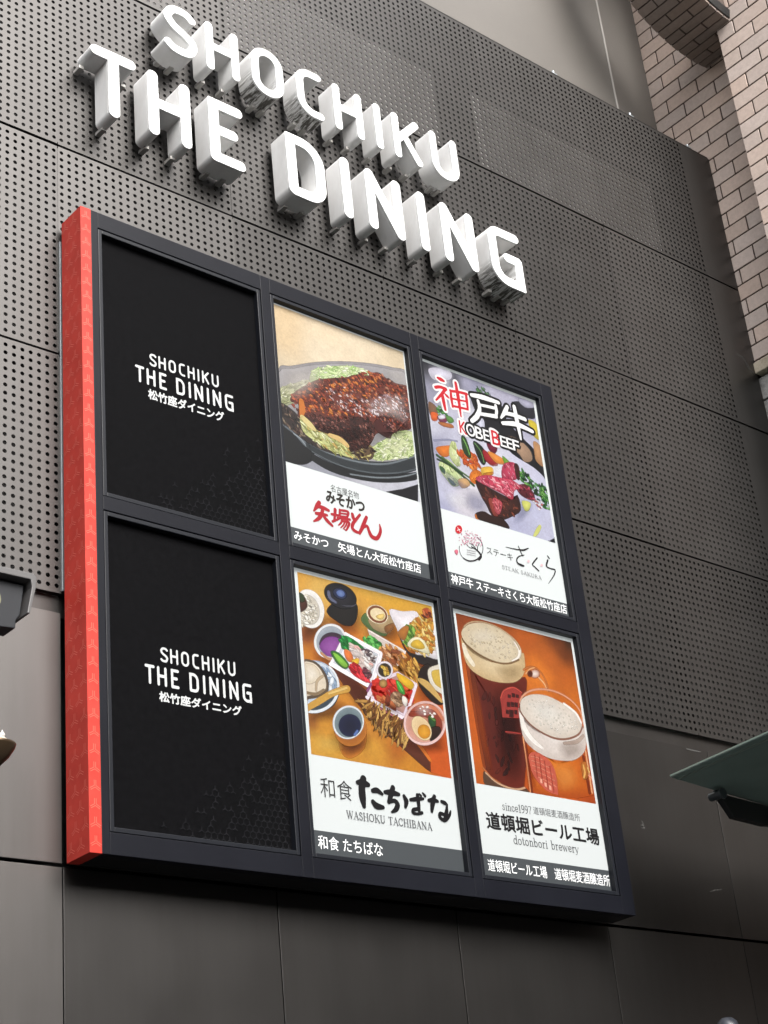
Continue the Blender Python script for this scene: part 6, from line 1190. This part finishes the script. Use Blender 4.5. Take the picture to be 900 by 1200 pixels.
PLAB = ['poster of a glazed cutlet on a hot iron plate with red brush lettering', 'poster of sliced beef with vegetables and white and red brush title', 'poster of a Japanese set meal seen from above with black brush lettering', 'poster of two mugs of beer on orange with black lettering']
for n_p, (i, j) in enumerate(((1, 0), (2, 0), (1, 1), (2, 1))):
    ops, rect, cap = ((ART_1, RECT_1, CAPTION_1), (ART_2, RECT_2, CAPTION_2), (ART_3, RECT_3, CAPTION_3), (ART_4, RECT_4, CAPTION_4))[n_p]
    x0, x1, z0, z1 = retainer(i, j)
    b_ = MB(); b_.box(x0, x1, YP, .0500, z0, z1, 0, lin('eaf0f0'))
    po = link('poster', b_.mesh('poster sheet'), M['print'], sign, PLAB[n_p])
    rect = (max(rect[0], x0), rect[1], rect[2], rect[3])
    first_text = next(q for q, op in enumerate(ops) if op[0] in 'tv' ) if n_p != 1 else next(q for q, op in enumerate(ops) if op[0] == 'l' and op[1] == 'F4F2F2')
    pic = Print(YP-.0003, rect, .0055).run(ops[:first_text], 20+n_p)
    link('picture', pic.mesh('picture'), M['photo'], po)
    let = Print(YP-.0003-STEP*(pic.n+20)).run(ops[first_text:], 40+n_p)
    link('poster_lettering', let.mesh('poster lettering'), M['print'], po)
    ctop = 1.984 if j == 0 else .263
    if n_p == 1: ctop = 1.974
    pr = Print(YP-.0016); pr.mb.box(x0+.001, x1-.001, YP-.0012, YP-.0002, z0+.001, ctop, 0, lin('3f4346'))
    pr.text(cap[0], lin('f2f4f4'), cap[1][0], cap[1][1], cap[2][0], cap[2][1], .004)
    link('caption_strip', pr.mesh('caption strip'), M['strip'], po)

# ---------------------------------------------------------------- glass canopy at the right edge
can = thing('glass_canopy', 'dark green glass canopy with a steel fin under it at the right edge', 'canopy', (4.9, -.3, .73))
T0, EX_, EY_ = Vector((3.824, -.3, .769)), Vector((.911, 0, -.068)).normalized(), Vector((-.05, -.78, .012)).normalized()
a0, a1, a2, a3 = T0, T0+EX_*2.35, T0+EX_*2.35+EY_*1.5, T0+EY_*1.5
b_ = MB(); b_.prism([a0, a1, a2, a3], (0, 0, .016))
m = mat('green tinted glass', (.045, .075, .066), .18, 0, .6); L(m, ramp(m, noise(m, 3, 4), [(.3, (.17, .25, .23)), (.7, (.21, .30, .275))]), P(m).inputs['Base Color']); P(m).inputs['Transmission Weight'].default_value = .15; M['glass'] = m
link('glass_pane', b_.mesh('glass pane', bevel=.002), M['glass'], can)
b_ = MB(); e = EY_*1.5; i_ = EX_*.05; b_.prism([T0+i_-Vector((0, 0, .003)), T0+i_*1.35-Vector((0, 0, .003)), T0+i_*1.35+e-Vector((0, 0, .003)), T0+i_+e-Vector((0, 0, .003))], (0, 0, .003)); 
b_.prism([T0-Vector((.006, 0, -.004)), T0-Vector((.0, 0, -.004)), T0+e-Vector((0, 0, -.004)), T0+e-Vector((.006, 0, -.004))], (0, 0, .010))
link('edge_seal', b_.mesh('edge seal'), mat('pale green seal', (.16, .22, .19), .4), can)
b_ = MB(); fin = [(4.21, .715), (4.262, .662), (4.333, .576), (4.634, .561), (4.80, .575), (5.6, .50), (6.2, .48), (6.2, .60), (4.80, .685)]
b_.prism([(x, -.33, z) for x, z in fin], (0, .045, 0)); M['steel'] = mat('dark painted steel', (.012, .014, .015), .4, 0, .5)
link('steel_fin', b_.mesh('fin', bevel=.004), M['steel'], can)
for x, z in ((4.208, .700), (4.74, .63)):
    b_ = MB(); b_.tube((x, -.36, z), (x, -.27, z), .026); b_.tube((x, -.375, z), (x, -.36, z), .034); b_.tube((x, -.315, z), (x, -.315, z+.03), .016)
    link('clamp_pin', b_.mesh('pin', bevel=.003), mat('steel pin', (.10, .12, .13), .3, .6), can)

# ---------------------------------------------------------------- small lamps at the frame edges
fl = thing('floodlight', 'grey hooded floodlight in front of the plain panel at the upper left edge', 'floodlight', (-.78, -.5, .72))
b_ = MB(); b_.prism([(-.95, -.46, .985), (-.632, -.46, .985), (-.618, -.46, .968), (-.622, -.46, .915), (-.650, -.46, .795), (-.662, -.46, .795), (-.64, -.46, .92), (-.645, -.46, .955), (-.95, -.46, .955)], (0, -.16, 0))
link('hood', b_.mesh('hood', bevel=.003), mat('hood grey', (.075, .072, .072), .5, .2), fl)
b_ = MB(); b_.prism([(-.95, -.475, .945), (-.655, -.475, .945), (-.655, -.475, .93), (-.672, -.475, .80), (-.69, -.475, .775), (-.694, -.475, .735), (-.95, -.475, .715)], (0, -.10, 0)); b_.tube((-.66, -.48, .90), (-.648, -.48, .90), .012)
link('housing', b_.mesh('housing', bevel=.004), mat('housing black', (.009, .010, .013), .5, 0, .3), fl)
b_ = MB(); b_.tube((-.822, -.575, .85), (-.822, -.585, .85), .055, n=24); link('lens', b_.mesh('lens'), mat('lamp glass', (.15, .145, .09), .2), fl)
b_ = MB(); b_.tube((-.85, -.5, .985), (-.85, -.5, 1.01), .02); b_.box(-.87, -.83, -.52, WALL, 1.01, 1.03); link('arm', b_.mesh('arm'), M['steel'], fl)
wl = thing('wall_lamp', 'bronze bowl lamp with a cream dome and finial at the lower left edge', 'lamp', (-.755, -.5, .16))
LC = (-.755, -.5, .16)
b_ = MB(); b_.lathe(LC, [(.0, -.02), (.03, -.018), (.07, .022), (.094, .062), (.097, .073), (.09, .076), (.02, .07)]); link('bowl', b_.mesh('bowl', smooth=True), mat('bronze', (.09, .06, .035), .3, .7), wl)
b_ = MB(); b_.lathe(LC, [(.068, .077), (.066, .09), (.05, .102), (.025, .108), (0, .109)]); link('dome', b_.mesh('dome', smooth=True), mat('cream glass', (.5, .44, .36), .3), wl)
b_ = MB(); b_.lathe((LC[0]+.045, LC[1], LC[2]+.098), [(.006, 0), (.006, .012), (.012, .02), (.012, .03), (.004, .04), (0, .05)], n=12); link('finial', b_.mesh('finial', smooth=True), mat('dull finial', (.42, .41, .39), .4), wl)
b_ = MB(); b_.tube((LC[0]-.02, LC[1]+.05, LC[2]+.02), (LC[0]-.1, WALL, LC[2]-.02), .012); link('arm', b_.mesh('arm'), M['steel'], wl)
dc = thing('dome_fixture', 'small grey rounded fixture on the plain panel at the bottom right', 'fixture', (4.068, -.02, -.70))
b_ = MB(); b_.lathe((4.068, -.2, -.70), [(0, .10), (.03, .095), (.055, .075), (.066, .04), (.066, 0), (.06, -.03), (0, -.03)]); link('dome', b_.mesh('dome', smooth=True), mat('grey dome', (.03, .033, .042), .35), dc)
b_ = MB(); b_.box(4.05, 4.086, -.15, WALL-.001, -.715, -.68); link('arm', b_.mesh('arm'), M['steel'], dc)

# ---------------------------------------------------------------- unseen dark blocks, added across the street to darken the wall reflections
m = mat('added dark blocks', (.035, .033, .031), .9)
b_ = MB(); b_.box(15.5, 60, -34, -8, STREET, 26)
tag(link('added_dark_block', b_.mesh('block'), m), 'tall unseen block added across the street to darken the wall reflections', 'building')
b_ = MB(); b_.box(-40, 15.4, -30, -13, STREET, 4.6)
tag(link('added_low_block', b_.mesh('block'), m), 'low unseen block added across the street to darken reflections low on the wall', 'building')
